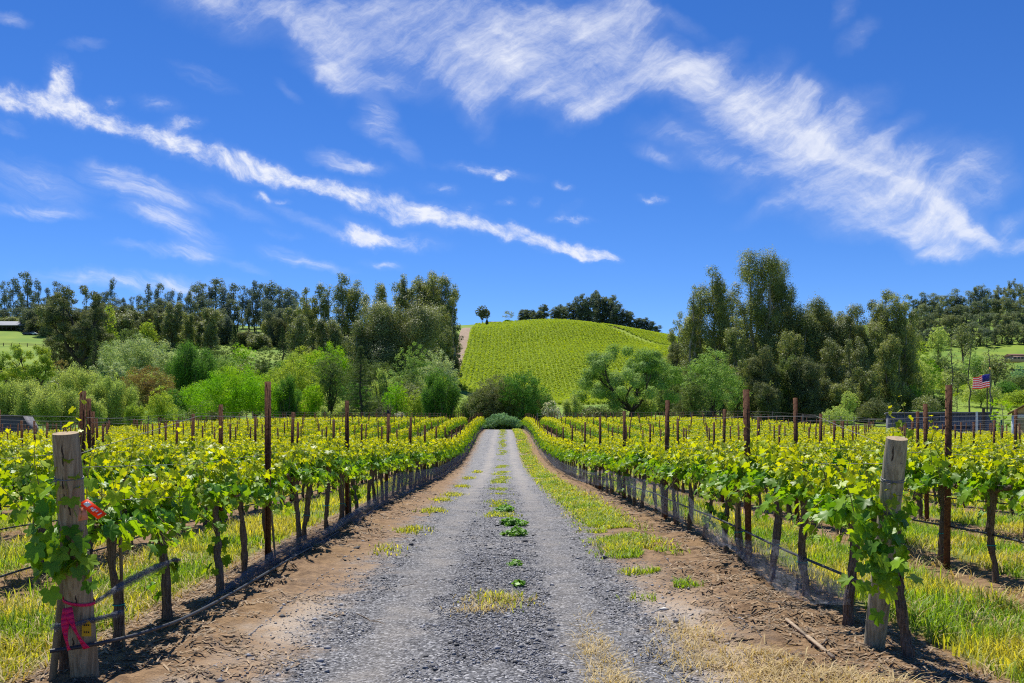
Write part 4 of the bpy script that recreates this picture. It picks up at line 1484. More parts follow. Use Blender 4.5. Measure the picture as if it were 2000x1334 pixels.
root = empty("orange_tag", at(160, 980, 5.36))
b0 = np.array(root.location)
Dt = 5.34
c4 = [at(153, 984, Dt), at(171, 974, Dt + .02), at(209, 1004, Dt + .04), at(190, 1018, Dt)]
c4[3] = c4[0] + c4[2] - c4[1]        # keep the tag flat
mb = MB()
quad_sheet(mb, np.array(c4) - b0)
mb.build("tag_face", M_ORANGE, root)
mb = MB()
quad_sheet(mb, np.array([at(154, 992, Dt + .012), at(167, 991, Dt + .012), at(173, 1014, Dt + .012), at(153, 1018, Dt + .012)]) - b0)
mb.build("film_sleeve", M_SLEEVE, root)
e1, e2 = (np.array(c4[2]) - c4[1]), (np.array(c4[0]) - c4[1])
nrm = norm(np.cross(e1, e2)[None])[0]
if float(np.dot(nrm, np.array([0, 0, EYE]) - b0)) < 0:
    nrm = -nrm
mb = MB()
for u0, u1, v0, v1 in [(.10, .32, .22, .72), (.42, .50, .35, .62), (.53, .62, .30, .70), (.66, .71, .30, .55), (.82, .87, .25, .70)]:
    P0 = [np.array(c4[1]) + e1 * u + e2 * v_ - b0 + nrm * .004 for u, v_ in ((u0, v0), (u1, v0), (u1, v1), (u0, v1))]
    quad_sheet(mb, P0, .0005)
mb.build("white_marks", M_WHITE, root)
tag(root, "bright orange plastic tag with white marks stapled to the brown end post", "tag")

root = empty("pink_ribbon", lb_ + lax * .56)
mb = MB()
th = np.linspace(0, 6.283, 25)
for q in range(24):
    pass
ringp = lambda a, h: .089 * (math.cos(a) * ls + math.sin(a) * lf) + lax * h
for q in range(24):
    a0, a1_ = th[q], th[q + 1]
    w0, w1 = .02 * math.cos(a0 - .4), .02 * math.cos(a1_ - .4)
    quad_sheet(mb, [ringp(a0, -.009 + w0), ringp(a1_, -.009 + w1), ringp(a1_, .009 + w1), ringp(a0, .009 + w0)], .0007)
mb.build("loop", M_PINK, root)
for q, (dx_, L, tw) in enumerate([(.012, .25, .3), (.115, .24, 1.0)]):
    mb = MB()
    p0 = lf * .093 + np.array([.0, -.006, 0])
    prev = None
    for j in range(9):
        u = j / 8
        c = p0 + np.array([dx_ * u ** .9, -.05 - .04 * math.sin(u * 3), -L * u])
        s_ = np.array([.027 * (.7 + .3 * math.cos(u * 4 + q)), .010 * math.sin(u * 5 + q), .006])
        if prev is not None:
            quad_sheet(mb, [prev[0], prev[1], c + s_, c - s_], .0006)
        prev = (c - s_, c + s_)
    mb.build("tail", M_PINK, root)
tag(root, "bright pink ribbon tied round the brown end post, two tails hanging", "ribbon")


def row_tag(pos, w, h, lines, label):
    root = empty("yellow_tag", pos)
    mb = MB()
    V = [(-w, 0, -h), (w, 0, -h), (w, 0, h * .45), (w * .35, 0, h), (-w * .35, 0, h), (-w, 0, h * .45)]
    V2 = [(x_, .002, z_) for x_, _, z_ in V]
    mb.add(V, [[0, 1, 2], [0, 2, 3], [0, 3, 4], [0, 4, 5]])
    mb.add(V2, [[2, 1, 0], [3, 2, 0], [4, 3, 0], [5, 4, 0]])
    mb.build("tag_face", M_YELLOW, root)
    mb = MB()
    for z_, ww in lines:
        for q in range(3):
            x_ = -w * .55 + q * w * .45
            box_add(mb, (x_, -.003, z_), (x_ + w * ww, -.001, z_ + h * .2))
    mb.build("marks", M_INK, root)
    tag(root, label, "tag", "yellow row tags on the two end posts")


row_tag(rb_ + rax * .58 + rf * .078 + rs_ * -.02, .022, .045, [(.0, .25), (-.025, .18)], "upper yellow marker tag nailed to the greyish end post")
row_tag(rb_ + rax * .47 + rf * .078 + rs_ * -.015, .017, .024, [(-.008, .25)], "small lower yellow tag on the greyish end post")
row_tag(lb_ + lax * .42 + lf * .09 - ls * .075 + np.array([-.0, 0, 0]), .028, .05, [(.012, .25), (-.03, .2)], "yellow tag half hidden behind netting on the brown end post")


# ------------------------------------------------------------------ trees and shrubs
def fol(name, col, **kw):
    kw.setdefault('var', .35)
    kw.setdefault('trans', .36)
    kw.setdefault('rough', .75)
    kw.setdefault('spec', .15)
    kw.setdefault('tcol', (1.25, 1.2, .6))
    return leaf_mat(name, col, **kw)


FM = dict(
    euc=fol("eucalyptus_leaves", (.155, .20, .072), hue2=(.27, .305, .11), obj_noise=.16, trans=.42, spec=.3, rough=.5, var=.5),
    eucd=fol("haze_blue_eucalyptus_leaves", (.13, .18, .16), hue2=(.175, .215, .135), obj_noise=.05),  # blue haze of distance put into the leaf colour, there is no haze volume
    eucp=fol("pale_eucalyptus_leaves", (.25, .29, .125), hue2=(.17, .205, .08), obj_noise=.16, trans=.36, spec=.35, rough=.5, var=.5),
    oak=fol("pale_oak_leaves", (.32, .46, .15), hue2=(.20, .34, .07), obj_noise=.2),
    oakw=fol("silvery_oak_leaves", (.44, .52, .30), hue2=(.26, .37, .13), obj_noise=.25),
    lime=fol("bright_spring_leaves", (.19, .42, .012), hue2=(.28, .46, .016), obj_noise=.2, trans=.42),
    yel=fol("yellow_green_leaves", (.38, .47, .06), hue2=(.27, .39, .06), obj_noise=.25, trans=.42),
    willow=fol("willow_leaves", (.34, .45, .13), hue2=(.44, .52, .17), obj_noise=.2, trans=.42),
    green=fol("mid_green_leaves", (.09, .22, .04), hue2=(.13, .28, .04), obj_noise=.2),
    olive=fol("olive_green_leaves", (.11, .17, .06), hue2=(.17, .235, .07), obj_noise=.25),
    dark=fol("dark_conifer_needles", (.065, .11, .05), hue2=(.09, .13, .05), obj_noise=.2),
    cyp=fol("dark_oak_leaves", (.12, .15, .075), hue2=(.185, .21, .10), obj_noise=.2),
    blue=fol("blue_green_leaves", (.18, .34, .18), hue2=(.26, .42, .22), obj_noise=.5),
    brown=fol("russet_leaves", (.28, .19, .07), hue2=(.21, .21, .07), obj_noise=.3),
    dead=fol("bare_twigs", (.26, .19, .12), hue2=(.18, .15, .09), trans=.05),
    blossom=fol("white_blossom", (.62, .60, .56), hue2=(.2, .26, .1), obj_noise=1.2),
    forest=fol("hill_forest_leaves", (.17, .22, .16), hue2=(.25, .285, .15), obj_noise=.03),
)
M_TRUNK = plain_mat("grey_brown_bark", (.085, .065, .05), .95, (.16, .13, .10), 3, stretch=(1, 1, .25))
M_TRUNKP = plain_mat("pale_eucalyptus_bark", (.20, .17, .14), .9, (.34, .30, .25), 2, stretch=(1, 1, .2))
M_TRUNKD = plain_mat("dark_bark", (.045, .036, .03), .95, (.08, .065, .052), 3)


def puff(r, C, R, n, size, mb, flat=1.0, up=.35, asp=.6, hang=0.0, shell=.5):
    """n small leaf faces on each ellipsoid (centre C, radii R)"""
    C, R = np.asarray(C, float), np.asarray(R, float)
    n = np.broadcast_to(np.asarray(n), (len(C),))
    i = np.repeat(np.arange(len(C)), n)
    d = norm(r.normal(size=(len(i), 3)))
    q = (shell + (1 - shell) * r.random(len(i))) * (1 + .14 * r.normal(size=len(i)))
    lump = 1 + .18 * np.sin(d[:, 0] * 5 + i) * np.sin(d[:, 1] * 4 + i * 2) + .12 * np.sin(d[:, 2] * 7 + i)
    P_ = C[i] + d * R[i] * (q * lump)[:, None]
    N_ = d * 1.1 + r.normal(0, .38, d.shape) + np.array([0, 0, up])
    sz = size * (.55 + .9 * r.random(len(i)))
    quads(P_, N_, sz, asp, r, mb)


def branch(mb, a, b, ra, rb, r, bend=.12, n=5, sides=6):
    a, b = np.asarray(a, float), np.asarray(b, float)
    t = np.linspace(0, 1, n)
    L = np.linalg.norm(b - a)
    off = norm(r.normal(size=(1, 3)))[0] * L * bend
    P_ = a + (b - a) * t[:, None] + off * np.sin(t * math.pi)[:, None] + r.normal(0, L * .012, (n, 3)) * np.sin(t * math.pi)[:, None]
    tube_add(mb, P_, ra + (rb - ra) * t, sides)
    return P_


def tree_parts(kind, H, Wd, r, leaf):
    """trunk MB, crown MB of a tree of height H and crown width Wd standing at the origin"""
    tk, cr = MB(), MB()
    R = Wd / 2
    if kind in ('euc', 'eucn'):
        # eucalyptus: a tall mast, steep limbs, crown in separate uneven tiers with sky between them
        nst = 1 if kind == 'eucn' else 3 if Wd > H * .36 else 2
        lo = .22 if kind == 'eucn' else .05
        for s in range(nst):
            bx, by = (0, 0) if nst == 1 else (R * .42 * math.cos(s * 2.1 + .4), R * .42 * math.sin(s * 2.1 + .4))
            hh = H * (1 if s == 0 else .84 + .13 * r.random())
            base = np.array([bx * .25, by * .25, -1.0])
            top = np.array([bx + r.normal(0, R * .08), by, hh * .93])
            tr = .011 * H * (.8 + .4 * r.random())
            ax = branch(tk, base, top, tr * 1.3, tr * .22, r, .03, 8, 7)
            n = int((16 if kind == 'eucn' else 40) * (.85 + .3 * r.random()))
            C, Rr = [], []
            for q in range(n):
                f = lo + (1 - lo) * (q + r.random()) / n
                c0 = np.array([np.interp(f * .93, np.linspace(0, .93, 8), ax[:, k]) for k in range(3)])
                prof = (1.0 - .55 * ((f - lo) / (1 - lo)) ** 3.2) * (.72 + .28 * math.sin(f * 11 + s * 2.3 + R)) if kind == 'euc' else (.75 + .35 * math.sin(f * 9 + s * 2 + R)) * (1.05 - .3 * f)
                a = r.random() * 6.28
                rad = R * prof * (.30 + .70 * r.random() ** .6) * (.78 if nst > 1 else .95)
                c = c0 + np.array([math.cos(a) * rad, math.sin(a) * rad, H * .02 * r.normal()])
                cl = R * (.16 + .19 * r.random() ** 1.6) if kind == 'euc' else R * (.34 + .26 * r.random())
                C.append(c)
                Rr.append((cl, cl, cl * (.9 + .75 * r.random())))
                if r.random() < .75:
                    branch(tk, c0 - np.array([0, 0, min(H * .07, c0[2] * .4)]), c - np.array([0, 0, cl * .3]), tr * .35 * (1.2 - f), tr * .08, r, .1, 4, 5)
            C, Rr = np.array(C), np.array(Rr)
            C = np.vstack([C, [top[0], top[1], hh - Rr[:, 2].mean() * .8]])
            Rr = np.vstack([Rr, [R * .24 if kind == 'euc' else R * .42] * 3])
            area = Rr[:, 0] * Rr[:, 2]
            puff(r, C, Rr, np.maximum(18, (area * 17.0 / (leaf ** 2 * 4)).astype(int)), leaf, cr, up=.3, asp=.5, shell=.6)
    elif kind == 'oak':
        # broad oak: short stout trunk, crooked spreading limbs, clumped leafage over a dome
        tr = .028 * H
        fork = np.array([r.normal(0, R * .05), r.normal(0, R * .05), H * .24])
        branch(tk, (0, 0, -.8), fork, tr * 1.35, tr, r, .05, 5, 9)
        C, Rr = [], []
        nl = 8
        for q in range(nl):
            a = q * 6.28 / nl + r.normal(0, .25)
            el = .25 + .75 * ((q * 3) % nl) / nl
            tip = np.array([math.cos(a) * R * (1.0 - .55 * el), math.sin(a) * R * (1.0 - .55 * el), H * (.38 + .50 * el)])
            P_ = branch(tk, fork, tip, tr * .62, tr * .15, r, .16, 7, 7)
            for w in range(4):
                b0 = P_[2 + w]
                for _ in range(2):
                    v = tip - fork
                    d = norm((norm(v[None])[0] + r.normal(0, .75, 3) + np.array([0, 0, .3]))[None])[0]
                    e = b0 + d * R * (.22 + .26 * r.random())
                    e[2] = min(e[2], H * .95 * math.sqrt(max(.05, 1 - (np.hypot(e[0], e[1]) / (R * 1.12)) ** 2 * .75)))
                    branch(tk, b0, e, tr * .2, tr * .05, r, .15, 4, 5)
                    C.append(e)
                    cl = R * (.105 + .075 * r.random())
                    Rr.append((cl, cl, cl * .75))
            C.append(tip)
            Rr.append((R * .17, R * .17, R * .13))
        m = 22
        for q in range(m):      # the dome's outer clumps
            a, u = r.random() * 6.28, r.random()
            el = math.asin(u * .98)
            c = np.array([math.cos(a) * math.cos(el) * R * .9, math.sin(a) * math.cos(el) * R * .9, H * (.36 + .57 * math.sin(el))])
            C.append(c)
            cl = R * (.11 + .08 * r.random())
            Rr.append((cl, cl, cl * .75))
        C, Rr = np.array(C), np.array(Rr)
        puff(r, C, Rr, np.maximum(20, (Rr[:, 0] ** 2 * 20 / (leaf ** 2 * 4)).astype(int)), leaf, cr, up=.55, asp=.65, shell=.55)
    elif kind == 'dome':
        # dense rounded tree or shrub leafed nearly to the ground
        tr = .02 * H
        branch(tk, (0, 0, -.6), (r.normal(0, R * .1), 0, H * .7), tr * 1.4, tr * .3, r, .06, 6, 6)
        C, Rr = [], []
        nl = 7
        for q in range(nl):       # overlapping lobes, each covered in leaf clumps
            a = q * 6.28 / (nl - 1) + r.normal(0, .3)
            lr = R * (.44 + .16 * r.random())
            rad = 0 if q == nl - 1 else (R - lr) * (.85 + .3 * r.random())
            top = H if q == nl - 1 else H * (.62 + .34 * r.random())
            lz = lr * min(1.7, max(.75, H / Wd * 1.05))
            lc = np.array([math.cos(a) * rad, math.sin(a) * rad, top - lz])
            branch(tk, (0, 0, H * .2), lc + [0, 0, lz * .3], tr * .5, tr * .1, r, .1, 5, 5)
            m = 22
            for w in range(m):
                b = w * 2.39996 + q
                zz = 1 - 1.6 * (w + .5) / m
                rr_ = math.sqrt(max(0, 1 - zz * zz))
                k = .70 + .34 * r.random()
                c = lc + np.array([math.cos(b) * rr_ * lr * k, math.sin(b) * rr_ * lr * k, zz * lz * k])
                if c[2] < H * .04:
                    continue
                C.append(c)
                cl = lr * (.20 + .17 * r.random())
                Rr.append((cl, cl, cl * .8))
        C, Rr = np.array(C), np.array(Rr)
        C = np.vstack([C, [0, 0, H * .5]])
        Rr = np.vstack([Rr, [R * .5, R * .5, H * .3]])
        puff(r, C, Rr, np.maximum(14, (Rr[:, 0] * Rr[:, 2] * 11 / (leaf ** 2 * 4)).astype(int)), leaf, cr, up=.4, asp=.55, shell=.6)
    elif kind == 'feather':
        # willow-like: many soft plumes rising and drooping from the base
        tr = .016 * H
        C, Rr = [], []
        for q in range(22):
            a = r.random() * 6.28
            rad = R * .82 * math.sqrt(r.random())
            hh = H * (.98 - .42 * (rad / R) ** 2) * (.82 + .18 * r.random())
            tip = np.array([math.cos(a) * rad, math.sin(a) * rad, hh])
            P_ = branch(tk, (math.cos(a) * R * .12, math.sin(a) * R * .12, -.4), tip, tr, tr * .15, r, .10, 6, 5)
            for w in (2, 3, 4, 5):
                cl = R * (.17 + .10 * r.random())
                c = P_[w] + r.normal(0, R * .07, 3)
                if w == 5:
                    c[2] -= cl * .9
                C.append(c)
                Rr.append((cl, cl, cl * 1.5))
        C, Rr = np.array(C), np.array(Rr)
        i = np.repeat(np.arange(len(C)), np.maximum(24, (Rr[:, 0] * Rr[:, 2] * 15 / (leaf ** 2 * 3)).astype(int)))
        d = norm(r.normal(size=(len(i), 3)))
        P_ = C[i] + d * Rr[i] * (.35 + .75 * r.random(len(i)))[:, None]
        P_[:, 2] = np.maximum(P_[:, 2], .05)
        quads(P_, d + r.normal(0, .7, d.shape), leaf * (.5 + .9 * r.random(len(i))), .38, r, cr)
    elif kind == 'conifer':
        tr = .016 * H
        branch(tk, (0, 0, -.6), (0, 0, H * .97), tr * 1.3, tr * .15, r, .01, 7, 7)
        C, Rr = [], []
        n = int(30 + H)
        for q in range(n * 3):
            f = .08 + .9 * (q + r.random()) / (n * 3)
            a = q * 2.4 + r.normal(0, .3)
            L = R * (1 - f) ** .75 * (.55 + .5 * r.random())
            e = np.array([math.cos(a) * L, math.sin(a) * L, H * f - L * .12])
            if q % 2:
                branch(tk, (0, 0, H * f), e, tr * .25, tr * .05, r, .05, 3, 4)
            for w in (.55, .95):
                C.append(e * np.array([w, w, 1]))
                cl = max(R * .09, L * .24)
                Rr.append((cl, cl, cl * .55))
        C, Rr = np.array(C), np.array(Rr)
        puff(r, C, Rr, np.maximum(10, (Rr[:, 0] ** 2 * 11 / (leaf ** 2 * 4)).astype(int)), leaf, cr, up=.2, asp=.35, shell=.3)
    elif kind == 'twig':
        tr = .02 * H
        for q in range(26):
            a = r.random() * 6.28
            tip = np.array([math.cos(a) * R * r.random(), math.sin(a) * R * r.random(), H * (.6 + .4 * r.random())])
            P_ = branch(tk, (0, 0, -.2), tip, tr, tr * .2, r, .15, 5, 4)
            for w in range(5):
                branch(tk, P_[2 + w % 3], P_[2 + w % 3] + r.normal(0, R * .3, 3) + np.array([0, 0, R * .2]), tr * .4, tr * .1, r, .1, 3, 4)
        puff(r, np.array([[0, 0, H * .6]]), np.array([[R, R, H * .4]]), [500], leaf, cr, asp=.2)
    elif kind == 'sapling':
        # thin young eucalyptus: bare pole, a few open tufts
        tr = .010 * H
        ax = branch(tk, (0, 0, -.5), (r.normal(0, R * .2), 0, H * .95), tr * 1.2, tr * .3, r, .02, 8, 6)
        C, Rr = [], []
        for q in range(13):
            f = .34 + .64 * (q + r.random()) / 13
            c0 = np.array([np.interp(f, np.linspace(0, 1, 8), ax[:, k]) for k in range(3)])
            a = r.random() * 6.28
            L = R * (.35 + .6 * r.random()) * (1.15 - .5 * f)
            c = c0 + np.array([math.cos(a) * L, math.sin(a) * L, L * .5])
            branch(tk, c0, c, tr * .4, tr * .1, r, .1, 4, 4)
            C.append(c)
            cl = R * (.30 + .22 * r.random())
            Rr.append((cl, cl, cl * 1.1))
        C, Rr = np.array(C), np.array(Rr)
        puff(r, C, Rr, np.maximum(14, (Rr[:, 0] * Rr[:, 2] * 6 / (leaf ** 2 * 4)).astype(int)), leaf, cr, up=.2, asp=.45, shell=.3)
    # fit the crown to the asked-for height
    zmax = max(v[:, 2].max() for v in cr.v)
    k = H / zmax
    if kind != 'twig':
        for b in (cr, tk):
            b.v = [v * np.array([1, 1, np.where(1 > 0, k, 1)]) for v in b.v]
    return tk, cr


SEED = [100]


def make_tree(kind, fm, H, Wd, D, name, trunk=None, leafk=1.0):
    SEED[0] += 1
    r = np.random.default_rng(SEED[0])
    leaf = np.clip(D / 922.0 * .62, .09, .55) * leafk
    if kind == 'feather':
        leaf *= 1.15
    tk, cr = tree_parts(kind, H, Wd, r, leaf)
    root = empty(name)
    tk.build("trunk" if kind not in ('twig', 'feather') else "stems", trunk or M_TRUNK, root, smooth=True)
    cr.build("crown", FM[fm], root)
    return root


def tree(kind, fm, px, top, Wpx, D, label, name="tree", cat="tree", group=None, trunk=None, base=None, leafk=1.0):
    """a tree seen at photo column px whose tip is at photo row top, standing on the ground D metres off"""
    x = (px - PX0) / F * D
    z0 = gz(x, D) if base is None else base
    z1 = EYE + (PY0 - top) / F * D
    if group in (G_L, G_R) and kind in ('dome', 'euc', 'feather') and 143 < D < 330:
        Wpx = Wpx * 1.18
    o = make_tree(kind, fm, max(1.0, z1 - z0), Wpx / F * D, D, name, trunk, leafk)
    o.location = (x, D, z0)
    o.rotation_euler = (0, 0, SEED[0] * 1.7 % 6.28)
    tag(o, label, cat, group)
    return o


G_L, G_R = "trees of the wood left of the hill", "trees of the wood right of the hill"
E = "eucalyptus_tree"
# big oak in front of the hill vineyard and the trees round it
tree('oak', 'oak', 1225, 668, 205, 150, "spreading pale green oak with crooked dark limbs before the hill vineyard", "oak_tree", group=G_R, trunk=M_TRUNKD)
tree('dome', 'oak', 1392, 676, 105, 185, "rounded pale leafed oak between the spreading oak and the giant eucalyptus", "oak_tree", group=G_R, trunk=M_TRUNKD)
tree('dome', 'olive', 1357, 726, 56, 160, "small olive green tree with dark trunk in front of the rounded oak", group=G_R, trunk=M_TRUNKD)
tree('feather', 'willow', 1116, 770, 46, 140, "small soft willow shrub just left of the spreading oak", "willow_shrub", "shrub", G_R)
tree('dome', 'blossom', 1078, 781, 44, 136, "white blossoming bush at the vineyard's far end right of the road", "blossom_bush", "bush", G_R)
tree('dome', 'olive', 1300, 735, 60, 190, "dull green tree half hidden behind the spreading oak's right side", group=G_R)
tree('feather', 'willow', 1255, 760, 70, 165, "low pale willow shrub under the spreading oak's limbs", "willow_shrub", "shrub", G_R)
tree('dome', 'cyp', 963, 728, 104, 142, "dark olive tree behind the road's end, left one of two", "olive_tree", group=G_R, trunk=M_TRUNKD)
tree('dome', 'green', 1026, 721, 108, 140, "dark olive tree behind the road's end, right one of two", "olive_tree", group=G_R, trunk=M_TRUNKD)
tree('feather', 'olive', 996, 738, 150, 147, "broad willowy olive mass behind the two dark trees at the road's end", "olive_tree", group=G_R, trunk=M_TRUNKD)
tree('feather', 'olive', 936, 762, 70, 145, "low willowy olive shrub left of the dark trees at the road's end", "olive_shrub", "shrub", G_R, trunk=M_TRUNKD)
tree('feather', 'olive', 1060, 765, 60, 145, "low willowy olive shrub right of the dark trees at the road's end", "olive_shrub", "shrub", G_R, trunk=M_TRUNKD)
for px, tp, w, D, lb in [(957, 815, 36, 120.5, "smallest rounded blue green bush at the end of the road"), (982, 805, 48, 121, "tallest rounded blue green bush at the end of the road"), (1003, 812, 34, 120.5, "right hand rounded blue green bush at the end of the road")]:
    tree('dome', 'blue', px, tp, w, D, lb, "round_bush", "bush", "blue green bushes at the road's end", leafk=.7)

# the giant eucalyptus and the wood to its right
tree('euc', 'euc', 1490, 477, 124, 235, "giant eucalyptus with the highest rounded top of all the trees", E, group=G_R, trunk=M_TRUNKP)
tree('euc', 'euc', 1388, 517, 98, 240, "tall grey green eucalyptus just left of the giant one", E, group=G_R, trunk=M_TRUNKP)
tree('euc', 'euc', 1575, 562, 105, 232, "broad eucalyptus whose crown slopes down right of the giant one", E, group=G_R, trunk=M_TRUNKP)
tree('euc', 'euc', 1440, 612, 62, 215, "lower leafy eucalyptus standing before the giant one's trunk", E, group=G_R, trunk=M_TRUNKP)
tree('euc', 'euc', 1545, 640, 64, 210, "low dark eucalyptus at the foot of the sloping crowned one", E, group=G_R)
tree('euc', 'eucp', 1648, 592, 92, 230, "olive toned eucalyptus left of a taller narrow topped one", E, group=G_R, trunk=M_TRUNKP)
tree('euc', 'euc', 1700, 612, 80, 226, "middling eucalyptus in the wood between two taller ones", E, group=G_R, trunk=M_TRUNKP)
tree('euc', 'euc', 1748, 560, 84, 232, "narrow topped tall eucalyptus at the right edge of the wood", E, group=G_R, trunk=M_TRUNKP)
tree('euc', 'eucp', 1622, 660, 58, 212, "low pale eucalyptus with dark hollow under it in the wood", E, group=G_R)
tree('euc', 'euc', 1732, 650, 56, 206, "low eucalyptus in front of the narrow topped one", E, group=G_R)
tree('euc', 'eucp', 1675, 655, 54, 208, "low spreading eucalyptus above the pale round bush", E, group=G_R)
tree('euc', 'cyp', 1575, 690, 66, 196, "dark dense tree filling the foot of the wood", group=G_R, trunk=M_TRUNKD)
tree('euc', 'cyp', 1488, 670, 60, 198, "dark undergrowth tree below the giant eucalyptus", group=G_R, trunk=M_TRUNKD)
tree('dome', 'willow', 1657, 758, 34, 176, "pale round bush at the foot of the wood", "round_bush", "bush", G_R)
tree('dome', 'willow', 1635, 790, 60, 150, "low bright bush before the wood beside the wire fence", "round_bush", "bush", G_R)
tree('dome', 'cyp', 1710, 775, 60, 185, "dark bush at the foot of the wood's right end", "round_bush", "bush", G_R)
for px, tp, w, D, lb in [(1350, 556, 40, 238, "outermost tall eucalyptus at the left flank of the giant one's group"), (1430, 580, 56, 244, "eucalyptus filling the gap left of the giant one"),
                         (1535, 532, 56, 242, "tall eucalyptus close against the giant one's right side"), (1600, 588, 66, 240, "flat topped eucalyptus between the sloping crowned and olive toned ones"), (1628, 606, 60, 236, "dusky eucalyptus left of the olive toned one"),
                         (1672, 590, 66, 238, "dusky eucalyptus right of the olive toned one"), (1718, 580, 66, 238, "dusky eucalyptus left of the narrow topped one"), (1768, 575, 52, 240, "slim dusky eucalyptus at the wood's far right flank")]:
    tree('euc', 'euc', px, tp, w, D, lb, E, group=G_R, trunk=M_TRUNKP)
tree('euc', 'euc', 1318, 604, 52, 300, "slim eucalyptus standing at the right end of the hill vineyard", E, group=G_R, trunk=M_TRUNKP)
tree('euc', 'eucp', 1340, 660, 60, 285, "olive toned eucalyptus below the slim one by the hill vineyard", E, group=G_R)
tree('dome', 'yel', 1782, 668, 36, 260, "bright yellow green tree at the wood's right edge", group=G_R)
tree('dome', 'lime', 1815, 700, 44, 270, "second light green tree right of the wood below the forest", group=G_R)
tree('dome', 'willow', 1850, 720, 60, 300, "soft green tree above the small slope vineyard", group=G_R)
for px, tp, w, D, lb in [(1855, 654, 40, 200, "tallest thin young eucalyptus with bare pole trunk on the right"), (1893, 664, 44, 205, "leafier young eucalyptus beside the tallest thin one"),
                         (1936, 672, 44, 215, "young eucalyptus behind the flag pole")]:
    tree('sapling', 'eucp', px, tp, w, D, lb, "young_eucalyptus", "tree", "young eucalyptus trees on the right slope")
tree('sapling', 'eucp', 1872, 735, 36, 190, "short young eucalyptus with dark foot left of the flag", "young_eucalyptus", "tree", "young eucalyptus trees on the right slope")
tree('sapling', 'lime', 1963, 778, 46, 62, "bright young fruit tree with open crown by the tan shed", "fruit_tree", "tree", trunk=M_TRUNKP, leafk=1.3)
tree('dome', 'willow', 1833, 634, 52, 470, "pale rounded tree at the forest's lower edge, left of two", group=G_R)
tree('dome', 'eucp', 1884, 628, 48, 475, "pale rounded tree at the forest's lower edge, right of two", group=G_R)
tree('dome', 'olive', 1980, 730, 70, 320, "dull green tree on the slope above the tan shed", group=G_R)
tree('dome', 'blue', 1995, 712, 60, 360, "bluish green tree at the right end of the pasture", group=G_R)
tree('dome', 'green', 1760, 745, 60, 240, "mid green tree at the bottom of the small slope vineyard", group=G_R)

# left wood: eucalyptus group on the hill's shoulder
for px, tp, w, D, fm, lb in [(825, 521, 82, 400, 'euc', "highest eucalyptus of the dense group left of the hill vineyard"), (790, 530, 60, 395, 'euc', "eucalyptus left of the highest one in the dense group"),
                             (860, 533, 72, 390, 'euc', "broad eucalyptus right of the highest one in the dense group"), (884, 566, 42, 385, 'euc', "eucalyptus on the edge of the dense group overhanging the dirt track"),
                             (850, 590, 84, 370, 'euc', "lower eucalyptus filling the middle of the dense group"), (752, 549, 58, 410, 'euc', "open topped eucalyptus at the left of the dense group"),
                             (684, 533, 74, 400, 'euc', "tall forked eucalyptus standing clear between two groups"), (845, 527, 96, 396, 'euc', "broad dark topped eucalyptus at the heart of the dense group"), (882, 548, 60, 394, 'euc', "rounded eucalyptus on the right shoulder of the dense group"), (805, 540, 70, 394, 'euc', "dark eucalyptus on the left shoulder of the dense group"),
                             (720, 575, 56, 395, 'euc', "eucalyptus with thinner top beside the tall forked one"),
                             (612, 547, 60, 410, 'euc', "two headed dark eucalyptus left of the tall forked one"), (642, 553, 48, 405, 'euc', "slender eucalyptus right of the two headed one"),
                             (640, 612, 74, 370, 'eucp', "brownish eucalyptus below the two headed one"), (588, 612, 56, 365, 'eucp', "brownish low eucalyptus with feathery outline"),
                             (866, 640, 46, 360, 'euc', "dark eucalyptus at the foot of the dense group by the track")]:
    tree('euc', fm, px, tp, w, D, lb, E, group=G_L, trunk=M_TRUNKP)
tree('euc', 'eucp', 765, 568, 150, 262, "large open eucalyptus with pale trunk in the middle of the left wood", E, group=G_L, trunk=M_TRUNKP)
tree('euc', 'eucp', 712, 622, 84, 258, "leaning eucalyptus left of the large open one", E, group=G_L, trunk=M_TRUNKP)
tree('dome', 'eucp', 832, 637, 58, 300, "rounded olive crowned tree right of the large open eucalyptus", group=G_L)
tree('dome', 'oakw', 857, 680, 78, 235, "pale grey green oak dome at the left edge of the hill vineyard", "oak_tree", group=G_L)
tree('dome', 'oak', 812, 665, 72, 245, "pale oak crown between the large eucalyptus and the oak dome", "oak_tree", group=G_L)
tree('dome', 'lime', 650, 664, 86, 250, "vivid green domed oak behind a narrow oval tree", "oak_tree", group=G_L)
tree('dome', 'olive', 646, 680, 70, 156, "narrow oval tree with a leaning dark trunk", group=G_L, trunk=M_TRUNKD)
tree('conifer', 'dark', 704, 674, 92, 146, "dark narrow conifer in the middle of the left wood", "conifer_tree", group=G_L, trunk=M_TRUNKD)
tree('feather', 'willow', 744, 715, 52, 172, "pale feathery tree right of the dark conifer", "willow_tree", group=G_L)
tree('dome', 'lime', 776, 742, 56, 150, "bright green rounded tree beside a yellowish bush", group=G_L)
tree('dome', 'yel', 812, 758, 52, 148, "yellowish green bush left of the dark rounded tree", "bush", "bush", G_L)
tree('feather', 'green', 862, 716, 72, 145, "dark green cone shaped tree near the left row's far end", group=G_L)
tree('dome', 'olive', 850, 745, 60, 190, "dull green tree behind the cone shaped one", group=G_L)
tree('twig', 'dead', 752, 788, 50, 140, "leafless brown bush behind the far vine rows", "bare_bush", "bush", G_L)
tree('dome', 'blossom', 781, 803, 26, 135, "low white flowering bush by the leafless brown bush", "blossom_bush", "bush", G_L)
tree('dome', 'willow', 905, 775, 56, 150, "light green shrub between the cone shaped tree and the road's end", "shrub", "shrub", G_L)
tree('dome', 'lime', 462, 707, 170, 150, "broad vivid green maple at the front of the left wood", "maple_tree", group=G_L, trunk=M_TRUNKD)
tree('dome', 'yel', 535, 714, 60, 165, "yellow green tree at the right of the broad maple", group=G_L)
